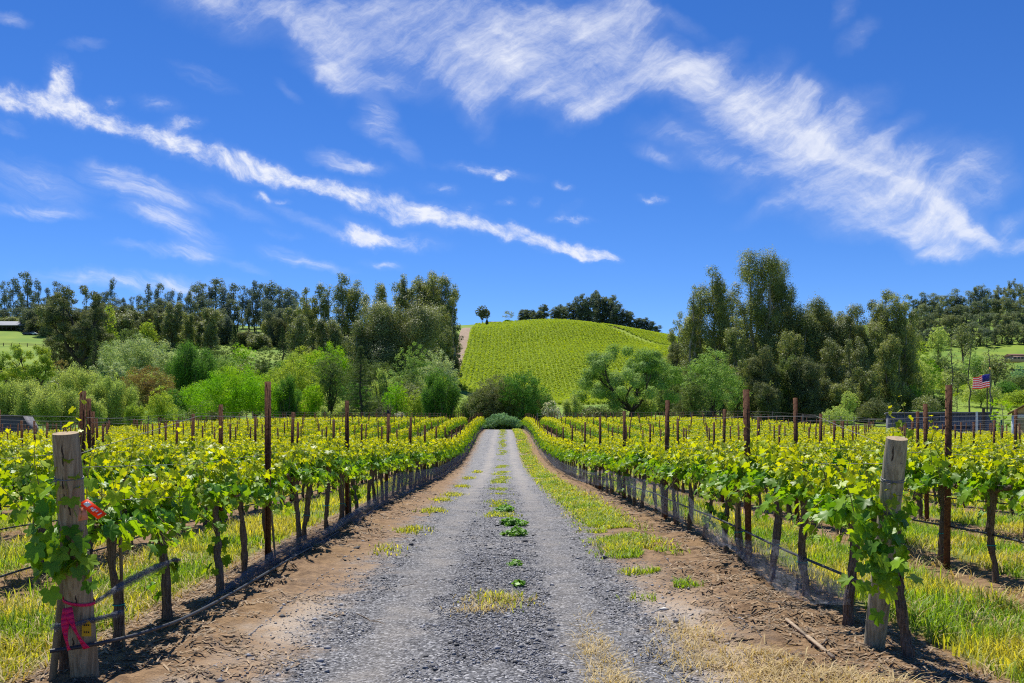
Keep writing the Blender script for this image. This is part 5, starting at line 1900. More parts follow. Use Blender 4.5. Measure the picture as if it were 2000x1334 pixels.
tree('feather', 'green', 563, 728, 54, 150, "dark green upright tree right of the broad maple", group=G_L)
tree('dome', 'lime', 612, 748, 50, 152, "green shrubby tree left of the narrow oval one", group=G_L)
tree('dome', 'yel', 573, 690, 100, 215, "pale yellow green tree mass above the upright tree", group=G_L)
tree('dome', 'olive', 516, 674, 46, 260, "small olive toned oak at the pasture's lower edge", "oak_tree", group=G_L)
tree('feather', 'willow', 634, 792, 26, 128, "bright little sapling bush just beyond the far vines", "sapling", "shrub", G_L)
tree('feather', 'green', 377, 660, 96, 215, "large feathery green tree above the broad maple", group=G_L)
tree('dome', 'oakw', 274, 649, 132, 270, "silvery rounded oak with blossom pale top", "oak_tree", group=G_L)
tree('oak', 'oakw', 213, 699, 84, 225, "small umbrella shaped pale oak below the silvery one", "oak_tree", group=G_L, trunk=M_TRUNKD)
tree('dome', 'brown', 290, 710, 92, 195, "russet brown tree in the left wood", group=G_L)
tree('dome', 'yel', 312, 752, 58, 150, "yellow green bush in front of the russet tree", "bush", "bush", G_L)
tree('oak', 'cyp', 152, 556, 140, 300, "huge dark spreading tree with crooked black limbs below the ridge", "old_oak_tree", group=G_L, trunk=M_TRUNKD)
tree('euc', 'cyp', 172, 585, 76, 312, "dense dark tree close behind the huge spreading one", group=G_L, trunk=M_TRUNKD)
tree('dome', 'cyp', 120, 640, 70, 308, "low dark tree at the huge spreading one's left side", group=G_L, trunk=M_TRUNKD)
tree('dome', 'olive', 195, 665, 60, 290, "dull dark tree at the huge spreading one's right foot", group=G_L, trunk=M_TRUNKD)
tree('conifer', 'dark', 185, 640, 46, 285, "dark pointed tree leaning on the huge spreading one", "conifer_tree", group=G_L)
tree('dome', 'yel', 214, 595, 30, 320, "small light topped tree beside the huge dark one", group=G_L)
tree('oak', 'yel', 48, 668, 120, 200, "bright yellow green oak with dark limbs at the left edge", "oak_tree", group=G_L, trunk=M_TRUNKD)
tree('feather', 'willow', 155, 705, 84, 205, "grey green willow below the huge dark tree", "willow_tree", group=G_L)
tree('feather', 'willow', 30, 732, 110, 150, "pale willow at the left edge above the dark barn", "willow_tree", group=G_L)
tree('feather', 'willow', 110, 742, 100, 148, "pale broad willow behind the second row's posts", "willow_tree", group=G_L)
tree('feather', 'willow', 218, 730, 84, 158, "pale willow left of the russet tree", "willow_tree", group=G_L)
tree('feather', 'willow', 180, 770, 60, 140, "low pale willow shrub before the pale willows", "willow_shrub", "shrub", G_L)
tree('feather', 'yel', 265, 785, 56, 138, "low pale shrub at the foot of the russet tree", "willow_shrub", "shrub", G_L)
tree('dome', 'green', 345, 755, 60, 172, "shaded green tree between russet tree and broad maple", group=G_L)
tree('dome', 'olive', 330, 690, 60, 250, "olive toned tree behind the feathery green one", group=G_L)
tree('dome', 'brown', 120, 700, 50, 240, "brownish shrub under the huge dark tree", "shrub", "shrub", G_L)
tree('euc', 'eucp', 412, 597, 44, 430, "pale open eucalyptus standing on the bright pasture", E, group=G_L, trunk=M_TRUNKP)
tree('conifer', 'dark', 458, 633, 28, 420, "small dark conifer on the bright pasture", "conifer_tree", group=G_L)
tree('conifer', 'dark', 552, 636, 38, 350, "small dark pine at the right end of the bright pasture", "conifer_tree", group=G_L)
tree('euc', 'eucp', 336, 588, 50, 440, "brownish green eucalyptus before the ridge line", E, group=G_L)
tree('dome', 'yel', 290, 622, 40, 430, "golden green tree below the ridge", group=G_L)
tree('euc', 'euc', 368, 610, 36, 430, "dark slim eucalyptus left of the pale open one", E, group=G_L)
tree('dome', 'olive', 260, 640, 50, 420, "dull tree at the ridge's foot behind the silvery oak", group=G_L)
tree('dome', 'lime', 470, 668, 60, 330, "light green bush at the pasture's lower edge", "bush", "bush", G_L)
tree('dome', 'olive', 430, 672, 60, 300, "grey brown bush mass left of the small olive oak", "bush", "bush", G_L)
tree('dome', 'green', 690, 745, 70, 185, "green tree behind the dark conifer's foot", group=G_L)
tree('dome', 'olive', 800, 725, 70, 200, "olive tree behind the bright green rounded one", group=G_L)
tree('dome', 'green', 400, 765, 70, 175, "deep green tree behind the broad maple's left side", group=G_L)
tree('dome', 'olive', 500, 755, 70, 185, "olive tree behind the broad maple's right side", group=G_L)

# the fuller back of both woods
FILL = [(i, "left", px, tp, D) for i, (px, tp, D) in enumerate([(20, 700, 235), (75, 712, 232), (130, 722, 225), (190, 728, 218), (240, 715, 235), (300, 725, 215), (350, 700, 262), (395, 706, 250), (440, 690, 275), (490, 695, 270), (540, 700, 262),
         (590, 672, 300), (630, 700, 255), (670, 690, 280), (720, 700, 240), (760, 720, 222), (800, 745, 175), (840, 700, 275), (858, 725, 215), (60, 770, 170), (140, 775, 168), (240, 770, 172), (320, 785, 160), (420, 775, 165), (540, 775, 165), (590, 770, 170), (650, 770, 168), (740, 770, 165), (820, 785, 160), (880, 785, 160)])]
FILL += [(i, "right", px, tp, D) for i, (px, tp, D) in enumerate([(1290, 690, 255), (1330, 655, 262), (1362, 590, 250), (1425, 560, 255), (1470, 560, 255), (1530, 545, 246), (1560, 610, 262), (1605, 600, 255), (1665, 620, 255), (1712, 600, 255), (1772, 620, 256), (1340, 765, 165), (1440, 700, 200), (1530, 690, 200), (1600, 720, 200), (1690, 715, 200), (1500, 740, 192), (1640, 735, 196), (1790, 655, 275), (1800, 700, 262), (1835, 690, 330), (1868, 716, 300), (1905, 690, 340), (1945, 690, 345), (1965, 742, 290), (1990, 760, 270), (1915, 745, 262), (1830, 760, 228), (1190, 785, 160), (1150, 790, 150), (1810, 770, 190)])]
cn = {"left": 0, "right": 0}
for i, sd, px, tp, D in sorted(FILL, key=lambda f: (f[1], f[2])):
    cn[sd] += 1
    fm_ = ['olive', 'willow', 'green', 'oak', 'olive', 'yel', 'eucp'][(i * 3) % 7] if sd == "left" or px > 1780 else ['euc', 'olive', 'cyp', 'eucp', 'euc'][(i * 2) % 5]
    hue_ = {'olive': "dull olive", 'willow': "pale", 'green': "mid green", 'oak': "light green", 'yel': "yellowish", 'eucp': "grey green", 'euc': "dusky", 'cyp': "dark"}[fm_]
    tree('feather' if i % 4 == 1 and D < 200 and sd == 'left' else 'euc' if sd == 'right' and D > 184 and px < 1780 else 'dome', fm_, px, tp, (66 + 12 * (i % 3)) * (.7 if px > 1290 else 1), D, f"{hue_} tree {ordn(cn[sd])} from the left among those filling the {sd} wood", group=G_L if sd == "left" else G_R)

# eucalyptus along the ridge: six shapes, copied
RID = [(-14, 556), (8, 545), (25, 537), (38, 556), (52, 526), (66, 560), (76, 542), (92, 560), (113, 547), (128, 575), (168, 558), (190, 575), (202, 562), (217, 539), (241, 580), (257, 577), (275, 573), (290, 551), (310, 549),
       (330, 560), (349, 567), (370, 566), (388, 556), (397, 545), (410, 556), (422, 539), (436, 549), (447, 566), (457, 551), (475, 554), (487, 560), (497, 543), (509, 549), (521, 551), (533, 546), (546, 556), (556, 562), (566, 556), (577, 566), (594, 575)]
RP = []
for q in range(7):
    RP.append(make_tree('eucn', 'eucd', 27.0, 7.4 + (q % 3) * 1.3, 540, E, M_TRUNKD))
used = set()
r = np.random.default_rng(77)
for j, (px, tp) in enumerate(RID):
    D = 525 + 45 * r.random()
    x = (px - PX0) / F * D
    z = gz(x, D)
    H = EYE + (PY0 - tp) / F * D - z
    q = j % 7
    o = RP[q] if q not in used else copy_tree(RP[q])
    used.add(q)
    o.location = (x, D, z)
    k = H / 27.0
    o.scale = (k * (.8 + .5 * r.random()),) * 2 + (k,)
    o.rotation_euler = (0, 0, r.random() * 6.28)
    tag(o, f"tall dark eucalyptus {ordn(j + 1)} from the left along the ridge line", "tree", "eucalyptus trees standing along the left ridge")

for j in range(44):
    px = -30 + 620 * (j + .7 * r.random()) / 44
    tp = 572 + 26 * r.random() + (6 if px < 200 else 0)
    D = 500 + 75 * r.random()
    x = (px - PX0) / F * D
    z = gz(x, D)
    H = EYE + (PY0 - tp) / F * D - z
    o = copy_tree(RP[(j * 3) % 7])
    o.location = (x, D, z)
    k = H / 27.0
    o.scale = (1.0 + .5 * r.random(),) * 2 + (k,)
    o.rotation_euler = (0, 0, r.random() * 6.28)
    tag(o, f"shorter dark eucalyptus {ordn(j + 1)} from the left among the ridge line's lower trees", "tree", "eucalyptus trees standing along the left ridge")
MID = [(225, 615), (243, 605), (262, 600), (300, 596), (318, 604), (352, 600), (385, 606), (398, 622), (476, 640), (505, 645), (530, 622), (575, 596), (560, 610), (600, 590), (130, 612), (100, 605), (75, 615), (20, 612), (92, 590), (112, 582), (190, 588), (206, 602), (236, 594), (58, 600), (415, 600), (440, 612), (540, 600), (345, 630), (285, 612)]
for j, (px, tp) in enumerate(sorted(MID)):
    tree('euc', ['euc', 'eucd', 'cyp', 'eucp'][j % 4], px, tp, 44 + 6 * (j % 3), 480 - 10 * (j % 4), f"bushy eucalyptus {ordn(j + 1)} from the left at the foot of the ridge line", E, group=G_L, trunk=M_TRUNKD)

# trees behind the crest of the hill vineyard
HT = [(1022, 603, 24), (1036, 604, 26), (1050, 606, 22), (1062, 594, 24), (1086, 600, 26), (1100, 594, 26), (1120, 590, 30), (1136, 573, 26), (1150, 580, 30), (1163, 564, 22), (1176, 574, 28), (1190, 576, 34), (1204, 592, 28),
      (1217, 606, 24), (1229, 606, 22), (1245, 620, 20), (1257, 620, 22), (1270, 626, 20), (1282, 635, 20)]
HP = [make_tree('euc', 'eucd', 26.0, 11.0, 640, E, M_TRUNKD) for q in range(5)]
used = set()
for j, (px, tp, w) in enumerate(HT):
    D = 745 + 40 * r.random()
    x = (px - PX0) / F * D
    z = gz(x, D)
    H = max(6, EYE + (PY0 - tp) / F * D - z)
    q = j % 5
    o = HP[q] if q not in used else copy_tree(HP[q])
    used.add(q)
    o.location = (x, D, z)
    k = H / 26.0
    ww = 1.3 * w / F * D / 11.0
    o.scale = (ww, ww, k)
    o.rotation_euler = (0, 0, r.random() * 6.28)
    tag(o, f"dark eucalyptus {ordn(j + 1)} from the left behind the hill vineyard's crest", "tree", "trees behind the crest of the hill vineyard")
tree('dome', 'cyp', 943, 596, 30, 740, "dark round lone tree on the skyline left of the hilltop", trunk=M_TRUNKD)
tree('sapling', 'eucp', 995, 605, 24, 740, "thin pale lone tree on the hilltop skyline", "tree")
tree('dome', 'lime', 992, 624, 16, 738, "small bright bush on the hilltop skyline", "bush", "bush")
tree('conifer', 'cyp', 951, 623, 10, 690, "tiny dark shrub at the top corner of the hill vineyard", "shrub", "shrub")

# forest on the right-hand hill
FP = [make_tree('eucn' if q % 2 else 'euc', 'forest', 28.0, 10.0, 560, "forest_tree", M_TRUNKD) for q in range(6)]
used = set()
FT = []
for row, (D0, n, t0, t1) in enumerate([(720, 22, 580, 552), (660, 20, 602, 578), (600, 20, 624, 604), (545, 18, 646, 630)]):
    for i in range(n):
        px = 1786 + (2050 - 1786) * (i + .5 * (row % 2) + .3 * r.random()) / n
        f = (px - 1786) / 220
        tp = t0 + (t1 - t0) * min(1, f * 1.0) + r.normal(0, 5.5)
        FT.append((D0 + 20 * r.random(), px, tp, row))
cnt = [0] * 4
RN = ["topmost", "second", "third", "lowest"]
for j, (D, px, tp, row) in enumerate(FT):
    x = (px - PX0) / F * D
    z = gz(x, D)
    H = max(12, EYE + (PY0 - tp) / F * D - z)
    q = (j * 5) % 6
    o = FP[q] if q not in used else copy_tree(FP[q])
    used.add(q)
    o.location = (x, D, z)
    k = H / 28.0
    ww = (24 + 9 * r.random()) / F * D / 10.0
    o.scale = (ww, ww, k)
    o.rotation_euler = (0, 0, r.random() * 6.28)
    cnt[row] += 1
    tag(o, f"forest tree {ordn(cnt[row])} from the left in the {RN[row]} tier of the forested hill", "tree", "forest trees on the hill at the right")
for q in range(6):
    if q not in used:
        tag(FP[q], "x")

# ---- vine rows on the far hill, and on the small slope at the right: too far and too many to count
M_HILLLEAF = leaf_mat("hill_vine_leaves", (.18, .31, .004), var=.25, trans=.4, rough=.8, young=(.36, .46, .004), spec=.15, tcol=(1.3, 1.2, .4))


def slope_vines(name, xs_, y0, y1, keep, dens, size, seed):
    r = np.random.default_rng(seed)
    P_ = []
    for x in xs_:
        y = np.arange(y0, y1, .9) + r.normal(0, .15, len(np.arange(y0, y1, .9)))
        k = keep(np.full(len(y), x), y)
        P_.append(np.column_stack([np.full(k.sum(), x), y[k]]))
    P_ = np.vstack(P_)
    P_ = np.repeat(P_, dens, 0)
    n = len(P_)
    z = ground(P_[:, 0], P_[:, 1])
    q = r.random(n)
    c = np.column_stack([P_[:, 0] + r.normal(0, .47, n), P_[:, 1] + r.normal(0, .45, n), z + .45 + 1.0 * q])
    mb = MB()
    quads(c, np.column_stack([r.normal(0, .4, n), r.normal(-.3, .4, n), .8 + r.random(n)]), size * (.6 + .8 * r.random(n)), .8, r, mb, attr=q * .9)
    tag(mb.build(name, M_HILLLEAF), kind='stuff')


slope_vines("hillside_vines", np.arange(-20.5, 132, 2.3), 378, 712, lambda x, y: (x < 128 - np.clip((520 - y) * .25, 0, 60)) & ~((np.abs(x - 95 + (y - 640) * .35) < 4) & (y > 600)), 9, .46, 1)
slope_vines("slope_vines", np.arange(140, 215, 2.3), 262, 348, lambda x, y: x / y > .455, 8, .30, 2)

# dirt track up the left side of the hill vineyard, laid on the slope
M_TRACK = plain_mat("pale_dirt_track", (.34, .25, .17), .95, (.25, .18, .12), .4, coord='Object')
ys_ = np.linspace(384, 668, 60)
xs_ = np.linspace(-27.6, -21.6, 7)
Yt, Xt = np.meshgrid(ys_, xs_, indexing='ij')
Xt = Xt + 1.2 * np.sin(Yt / 60)
tag(sheet("dirt_track", Xt, Yt, ground(Xt, Yt) + .12, M_TRACK), kind='structure')
xs_ = np.linspace(0, 1, 5)
ys_ = np.linspace(0, 1, 16)
Ut, Vt = np.meshgrid(ys_, xs_, indexing='ij')
Xt = 82 + 40 * Ut + 0 * Vt
Yt = 688 - 30 * Ut + (Vt - .5) * 7
tag(sheet("upper_path", Xt, Yt, ground(Xt, Yt) + .2, M_TRACK), kind='structure')


# ------------------------------------------------------------------ buildings, vehicles, fences, flag
M_SHEETGREY = plain_mat("blue_grey_sheet_wall", (.12, .13, .155), .75, (.17, .18, .205), 1.2, bump=.1)
M_DARKOPEN = plain_mat("dark_opening", (.03, .034, .042), .6)
M_GLASS = plain_mat("dark_window_glass", (.05, .06, .07), .12, spec=.6)
M_ROOFG = plain_mat("grey_metal_roof", (.15, .17, .21), .6, (.12, .14, .175), .5)
M_BARN = plain_mat("dark_weathered_boards", (.07, .075, .095), .8, (.105, .11, .13), 3, stretch=(6, 6, .4))
M_BARNR = plain_mat("grey_barn_roof", (.13, .13, .15), .8, (.085, .085, .10), 2)
M_TAN = plain_mat("tan_boards", (.62, .43, .20), .75, (.55, .37, .17), 6, stretch=(5, 5, .3))
M_TRIM = plain_mat("white_trim", (.72, .74, .80), .5)
M_TANROOF = plain_mat("brown_shingle_roof", (.30, .20, .08), .85, (.22, .14, .06), 8)
M_POSTD = plain_mat("dark_timber", (.06, .045, .035), .85)
M_CARW = plain_mat("white_car_paint", (.72, .74, .78), .25, spec=.6)
M_CARB = plain_mat("dark_blue_car_paint", (.02, .03, .06), .25, spec=.6)
M_TYRE = plain_mat("black_tyre", (.015, .015, .015), .8)
M_BRICK = plain_mat("brown_house_wall", (.20, .11, .07), .85)
M_PINKW = plain_mat("pinkish_house_wall", (.50, .33, .27), .8)
M_FPOST = plain_mat("grey_fence_post", (.13, .12, .12), .8, (.20, .18, .17), 8)
M_FWIRE = plain_mat("dull_fence_wire", (.11, .11, .12), .7)
M_GREENP = plain_mat("green_steel_stake", (.03, .10, .09), .5)


def part(mb, name, mat, root, **kw):
    return mb.build(name, mat, root, **kw)


# long blue-grey shed behind the vines at the right
D = 82.0
x0, x1 = (1742 - PX0) / F * D, (1934 - PX0) / F * D
zb = gz((x0 + x1) / 2, D) - .1
zt = EYE + (PY0 - 805) / F * D
root = empty("long_shed", ((x0 + x1) / 2, D, zb), -.36)
hw, h = (x1 - x0) / 2 * 1.0, zt - zb
mb = MB()
n = 60
for i in range(n):       # corrugated front
    xa, xb = -hw + 2 * hw * i / n, -hw + 2 * hw * (i + 1) / n
    box_add(mb, (xa, -.03 * (i % 2), .0), (xb, .25, h - .12))
box_add(mb, (-hw, .26, 0), (hw, 4.5, h - .13))
part(mb, "wall", M_SHEETGREY, root)
mb = MB()
box_add(mb, (-hw - .15, -.25, h - .115), (hw + .15, 4.7, h))
part(mb, "roof", M_SHEETGREY, root)
for xa, xb, za, zc, nm in [(-2.2, -1.1, .9, 1.75, "window"), (1.0, 2.35, 1.0, 2.05, "window"), (2.5, 3.2, 1.0, 2.05, "window"), (-.75, -.1, h - .9, h - .2, "window")]:
    mb = MB()
    box_add(mb, (xa, -.045, za), (xb, -.034, zc))
    w = part(mb, nm, M_GLASS, root)
    mb = MB()
    for a, b_, c, d_ in [(xa - .06, xa, za - .06, zc + .06), (xb, xb + .06, za - .06, zc + .06), (xa, xb, za - .06, za), (xa, xb, zc, zc + .06)]:
        box_add(mb, (a, -.07, c), (b_, -.032, d_))
    mb.build("frame", M_SHEETGREY, w)
mb = MB()
box_add(mb, (.1, -.05, 0), (.95, -.034, 2.0))
part(mb, "door", M_DARKOPEN, root)
tag(root, "long low blue grey shed with dark windows behind the right vines", "shed")


def car(x, y, rz, paint, label, s=1.0, z=None):
    root = empty("parked_car", (x, y, gz(x, y) if z is None else z), rz)
    mb = MB()
    prof = [(-2.1, .35), (-2.12, .75), (-1.95, .88), (-1.35, .95), (-.75, 1.42), (.75, 1.45), (1.45, .98), (2.0, .85), (2.1, .6), (2.08, .35)]
    prof = np.array(prof) * s
    n = len(prof)
    w = np.array([.80, .84, .84, .80, .62, .62, .80, .84, .84, .80]) * s
    V = np.vstack([np.column_stack([prof[:, 0], -w, prof[:, 1]]), np.column_stack([prof[:, 0], w, prof[:, 1]])])
    mb.add(V, [[i, (i + 1) % n, n + (i + 1) % n, n + i] for i in range(n)])
    c = prof.mean(0)
    mb.add(np.vstack([V[:n], [c[0], -.84 * s, c[1] * .8]]), [[(i + 1) % n, i, n] for i in range(n)])
    mb.add(np.vstack([V[n:], [c[0], .84 * s, c[1] * .8]]), [[i, (i + 1) % n, n] for i in range(n)])
    part(mb, "body", paint, root)
    mb = MB()
    for sg in (-1, 1):
        box_add(mb, (-.85 * s, min(sg * .80, sg * .86) * s, .98 * s), (.9 * s, max(sg * .80, sg * .86) * s, 1.3 * s))
    part(mb, "window", M_GLASS, root)
    for wx in (-1.3, 1.3):
        for sg in (-1, 1):
            mb = MB()
            tube_add(mb, [(wx * s, sg * .66 * s, .33 * s), (wx * s, sg * .87 * s, .33 * s)], .33 * s, 14, cap=True)
            part(mb, "wheel", M_TYRE, root)
    tag(root, label, "car", "cars parked by the buildings")


car((1892 - PX0) / F * 79, 79, .12, M_CARW, "white car parked in front of the long blue grey shed")
car((1945 - PX0) / F * 78, 78, -.1, M_SHEETGREY, "pale grey car parked beside the flag pole")

# white post and green stake by the shed, thin posts
def pole(px, top, D, rad, mat, name, label, cat):
    x = (px - PX0) / F * D
    z = gz(x, D)
    mb = MB()
    tube_add(mb, [(0, 0, -.3), (0, 0, EYE + (PY0 - top) / F * D - z)], [rad, rad * .9], 8, cap=True)
    o = mb.build(name, mat, smooth=True)
    o.location = (x, D, z)
    tag(o, label, cat)


pole(1908, 804, 74, .09, M_TRIM, "white_post", "slim white post in front of the long blue grey shed", "post")
pole(1956, 820, 50, .06, M_GREENP, "green_stake", "bluish green steel stake beside the young fruit tree", "post")
pole(1921, 797, 80, .14, M_POSTD, "dark_pole", "thick short dark pole behind the shed's roof near the flag", "pole")
pole(1928, 745, 96, .07, M_POSTD, "thin_pole", "thin dark pole just left of the flag pole", "pole")

# flag pole and flag
D = 92.0
px = 1934
x = (px - PX0) / F * D
z = gz(x, D)
zt = EYE + (PY0 - 722) / F * D
root = empty("flag_pole", (x, D, z))
mb = MB()
tube_add(mb, [(0, 0, -.3), (0, 0, zt - z)], [.06, .035], 8, cap=True)
part(mb, "pole", M_FPOST, root, smooth=True)
mb = MB()
a = np.linspace(0, math.pi, 7)
tube_add(mb, np.column_stack([np.zeros(7), np.zeros(7), zt - z + .10 - .10 * np.cos(a)]), np.maximum(.012, .10 * np.sin(a)), 10, cap=True)
part(mb, "finial", plain_mat("brass_ball", (.7, .45, .12), .35, metal=.8), root, smooth=True)
tag(root, "thin grey flag pole with a small ball on top", "flag pole")
M_RED = leaf_mat("flag_red", (.75, .02, .06), var=0, trans=.55, rough=.7, tcol=(1.1, .8, .8))
M_FWHITE = leaf_mat("flag_white", (.82, .78, .82), var=0, trans=.55, rough=.7, tcol=(1, 1, 1))
M_NAVY = leaf_mat("flag_blue", (.06, .07, .34), var=0, trans=.5, rough=.7, tcol=(1, 1, 1.2))
FL, FH = 2.05, 1.35
zf = EYE + (PY0 - 730) / F * D
root = empty("flag", (x - .06, D, zf))


def flagpt(u, v):
    """u along the fly (to the left), v down the hoist, both 0..1"""
    droop = .52 * u ** 1.15
    wave = .10 * math.sin(u * 7 + v * 1.5) * u
    return np.array([-u * FL * .86, .22 * math.sin(u * 5.0 + v) * u, -v * FH * (1 - .12 * u) - droop * FL * .42 + wave])


def flag_cells(mb, u0, u1, v0, v1, n, off=0.0):
    us = np.linspace(u0, u1, n + 1)
    for i in range(n):
        c = np.array([flagpt(us[i], v0), flagpt(us[i + 1], v0), flagpt(us[i + 1], v1), flagpt(us[i], v1)])
        quad_sheet(mb, c, .004 + off)


for mat_, par, nm in ((M_RED, 0, "red_stripes"), (M_FWHITE, 1, "white_stripes")):
    mb = MB()
    for s_ in range(13):
        if s_ % 2 == par:
            flag_cells(mb, .4 if s_ < 7 else 0, 1, s_ / 13, (s_ + 1) / 13, 10)
    part(mb, nm, mat_, root)
mb = MB()
flag_cells(mb, 0, .4, 0, 7 / 13, 6)
ct = part(mb, "canton", M_NAVY, root)
mb = MB()
for i in range(9):
    for j in range(11):
        if (i + j) % 2 == 0:
            u, v = .4 * (j + 1) / 12, 7 / 13 * (i + 1) / 10
            c = np.array([flagpt(u - .009, v), flagpt(u, v - .012), flagpt(u + .009, v), flagpt(u, v + .012)])
            quad_sheet(mb, c, .007)
mb.build("stars", M_FWHITE, ct)
tag(root, "red and white striped flag with blue starred corner, drooping from its pole", "flag")

# tan shed at the right edge
D = 56.0
x0 = (1977 - PX0) / F * D
root = empty("tan_shed", (x0, D, gz(x0 + 1, D) - .1), -.5)
zb = root.location.z
h = EYE + (PY0 - 806) / F * D - zb
mb = MB()
box_add(mb, (0, 0, 0), (4.5, 4, h))
mb.add([(0, .0, h), (4.5, .0, h), (2.25, .0, h + 1.25)], [[0, 1, 2]])
part(mb, "wall", M_TAN, root)
mb = MB()
for a, b_ in (((-.25, h - .12), (2.25, h + 1.32)), ((2.25, h + 1.32), (4.75, h - .12))):
    V = [(a[0], -.3, a[1]), (b_[0], -.3, b_[1]), (b_[0], 4.3, b_[1]), (a[0], 4.3, a[1])]
    V += [(p_[0], p_[1], p_[2] + .09) for p_ in V]
    mb.add(V, [(0, 3, 2, 1), (4, 5, 6, 7), (0, 1, 5, 4), (1, 2, 6, 5), (2, 3, 7, 6), (3, 0, 4, 7)])
part(mb, "roof", M_TANROOF, root)
mb = MB()
box_add(mb, (-.04, -.06, 0), (.12, -.003, h - .2))
box_add(mb, (.12, -.06, h - .35), (4.4, -.003, h - .12))
part(mb, "trim", M_TRIM, root)
mb = MB()
box_add(mb, (.9, -.05, 0), (1.9, -.004, 2.0))
part(mb, "door", M_BRICK, root)
tag(root, "tan boarded shed with white trim and brown gable roof", "shed")

# dark gambrel barn at the left edge
D = 76.0
x1 = (62 - PX0) / F * D
root = empty("dark_barn", (x1, D, gz(x1 - 1, D) - .1), .36)
zb = root.location.z
zt = EYE + (PY0 - 812) / F * D - zb
sec = [(0, 0), (-.14, zt * .62), (-.62, zt * .965), (-1.9, zt), (-3.2, zt * .965), (-3.65, zt * .62), (-3.8, 0)]
n = len(sec)
mb = MB()
V = [(p_[0], 0, p_[1]) for p_ in sec] + [(p_[0], 6, p_[1]) for p_ in sec]
mb.add(V, [[i, n + i, n + i + 1, i + 1] for i in (0, n - 2)])
c = (-1.9, 0, zt * .4)
mb.add(V[:n] + [c], [[i + 1, i, n] for i in range(n - 1)] + [[0, n - 1, n]])
part(mb, "wall", M_BARN, root)
mb = MB()
for i in range(1, n - 2):
    a, b_ = np.array(sec[i]), np.array(sec[i + 1])
    V = [(a[0], -.2, a[1] + .01), (b_[0], -.2, b_[1] + .01), (b_[0], 6.2, b_[1] + .01), (a[0], 6.2, a[1] + .01)]
    V += [(p_[0], p_[1], p_[2] + .07) for p_ in V]
    mb.add(V, [(0, 1, 2, 3), (7, 6, 5, 4), (0, 4, 5, 1), (1, 5, 6, 2), (2, 6, 7, 3), (3, 7, 4, 0)])
part(mb, "roof", M_BARNR, root)
mb = MB()
box_add(mb, (-.75, -.04, .2), (-.3, -.006, 1.1))
part(mb, "door", M_SHEETGREY, root)
tag(root, "dark boarded barn with pale rounded gambrel roof at the vineyard's left end", "barn")

# open-sided pavilion on the left pasture, cars beside it
D = 472.0
x1 = (62 - PX0) / F * D
zb = gz(x1 - 5, D)
ze = EYE + (PY0 - 637.5) / F * D
zr = EYE + (PY0 - 627.5) / F * D
root = empty("open_pavilion", (x1, D, zb))
Lx = 24.0
ze, zr = ze - zb, zr - zb
mb = MB()
V = [(0, -6, ze), (-Lx, -6, ze), (-Lx, 6, ze), (0, 6, ze), (-2.4, 0, zr), (-Lx + 2.4, 0, zr)]
mb.add(V, [[1, 0, 4, 5], [3, 2, 5, 4]])
mb.add(V, [[0, 3, 4], [2, 1, 5]])
mb.add([(p_[0], p_[1], ze - .35) for p_ in V[:4]] + V[:4], [[0, 1, 2, 3], [0, 4, 5, 1], [1, 5, 6, 2], [2, 6, 7, 3], [3, 7, 4, 0]])
part(mb, "roof", M_ROOFG, root)
for i in range(11):
    for y_ in (-5.6, 5.6):
        mb = MB()
        xx = -.4 - (Lx - .8) * i / 10
        box_add(mb, (xx - .14, y_ - .14, -1.2), (xx + .14, y_ + .14, ze - .352))
        part(mb, "post", M_POSTD, root)
tag(root, "long open sided pavilion with grey metal roof on the left pasture", "pavilion")
car((53 - PX0) / F * 450, 450, .1, M_CARB, "dark blue car on the pasture beside the open pavilion")
car((65 - PX0) / F * 451, 451, .0, M_CARW, "white car on the pasture beside the dark blue one")


def simple_house(px0, px1, py0, py1, D, wm, rm, name, label, flat=False):
    x0, x1 = (px0 - PX0) / F * D, (px1 - PX0) / F * D
    zt, zb = EYE + (PY0 - py0) / F * D, EYE + (PY0 - py1) / F * D - 2.5
    root = empty(name, ((x0 + x1) / 2, D, zb))
    hw, h = (x1 - x0) / 2, zt - zb
    rh = .35 if flat else min(1.6, h * .3)
    mb = MB()
    box_add(mb, (-hw, 0, 0), (hw, 7, h - rh))
    part(mb, "wall", wm, root)
    mb = MB()
    if flat:
        box_add(mb, (-hw - .4, -.4, h - rh + .003), (hw + .4, 7.4, h))
    else:
        V = [(-hw - .4, -.5, h - rh + .004), (hw + .4, -.5, h - rh + .004), (hw + .4, 7.5, h - rh + .004), (-hw - .4, 7.5, h - rh + .004), (-hw - .4, 3.5, h), (hw + .4, 3.5, h)]
        mb.add(V, [[0, 1, 5, 4], [2, 3, 4, 5], [3, 2, 1, 0]])
        mb.add(V, [[1, 2, 5], [3, 0, 4]])
    part(mb, "roof", rm, root)
    for f in (-.5, 0, .5):
        mb = MB()
        box_add(mb, (hw * f - .6, -.04, h - rh - 1.5), (hw * f + .6, -.004, h - rh - .5))
        part(mb, "window", M_GLASS, root)
    tag(root, label, "house")


simple_house(952, 977, 627, 634, 735, M_BRICK, M_BRICK, "hilltop_house", "low brown house on the hilltop beside the lone dark tree")
simple_house(1037, 1066, 624, 631, 728, M_TRIM, M_TRIM, "hilltop_building", "flat white roofed building on the hilltop", True)
simple_house(1976, 2004, 690, 697, 455, M_PINKW, M_BRICK, "pasture_house", "small pinkish house on the pasture below the forest")
simple_house(1, 12, 618, 626, 600, M_PINKW, M_ROOFG, "ridge_house", "small house half hidden by the ridge eucalyptus")
pole(1075, 618, 725, .5, M_TRIM, "water_tank", "slim white tank standing at the hilltop's crest", "tank")


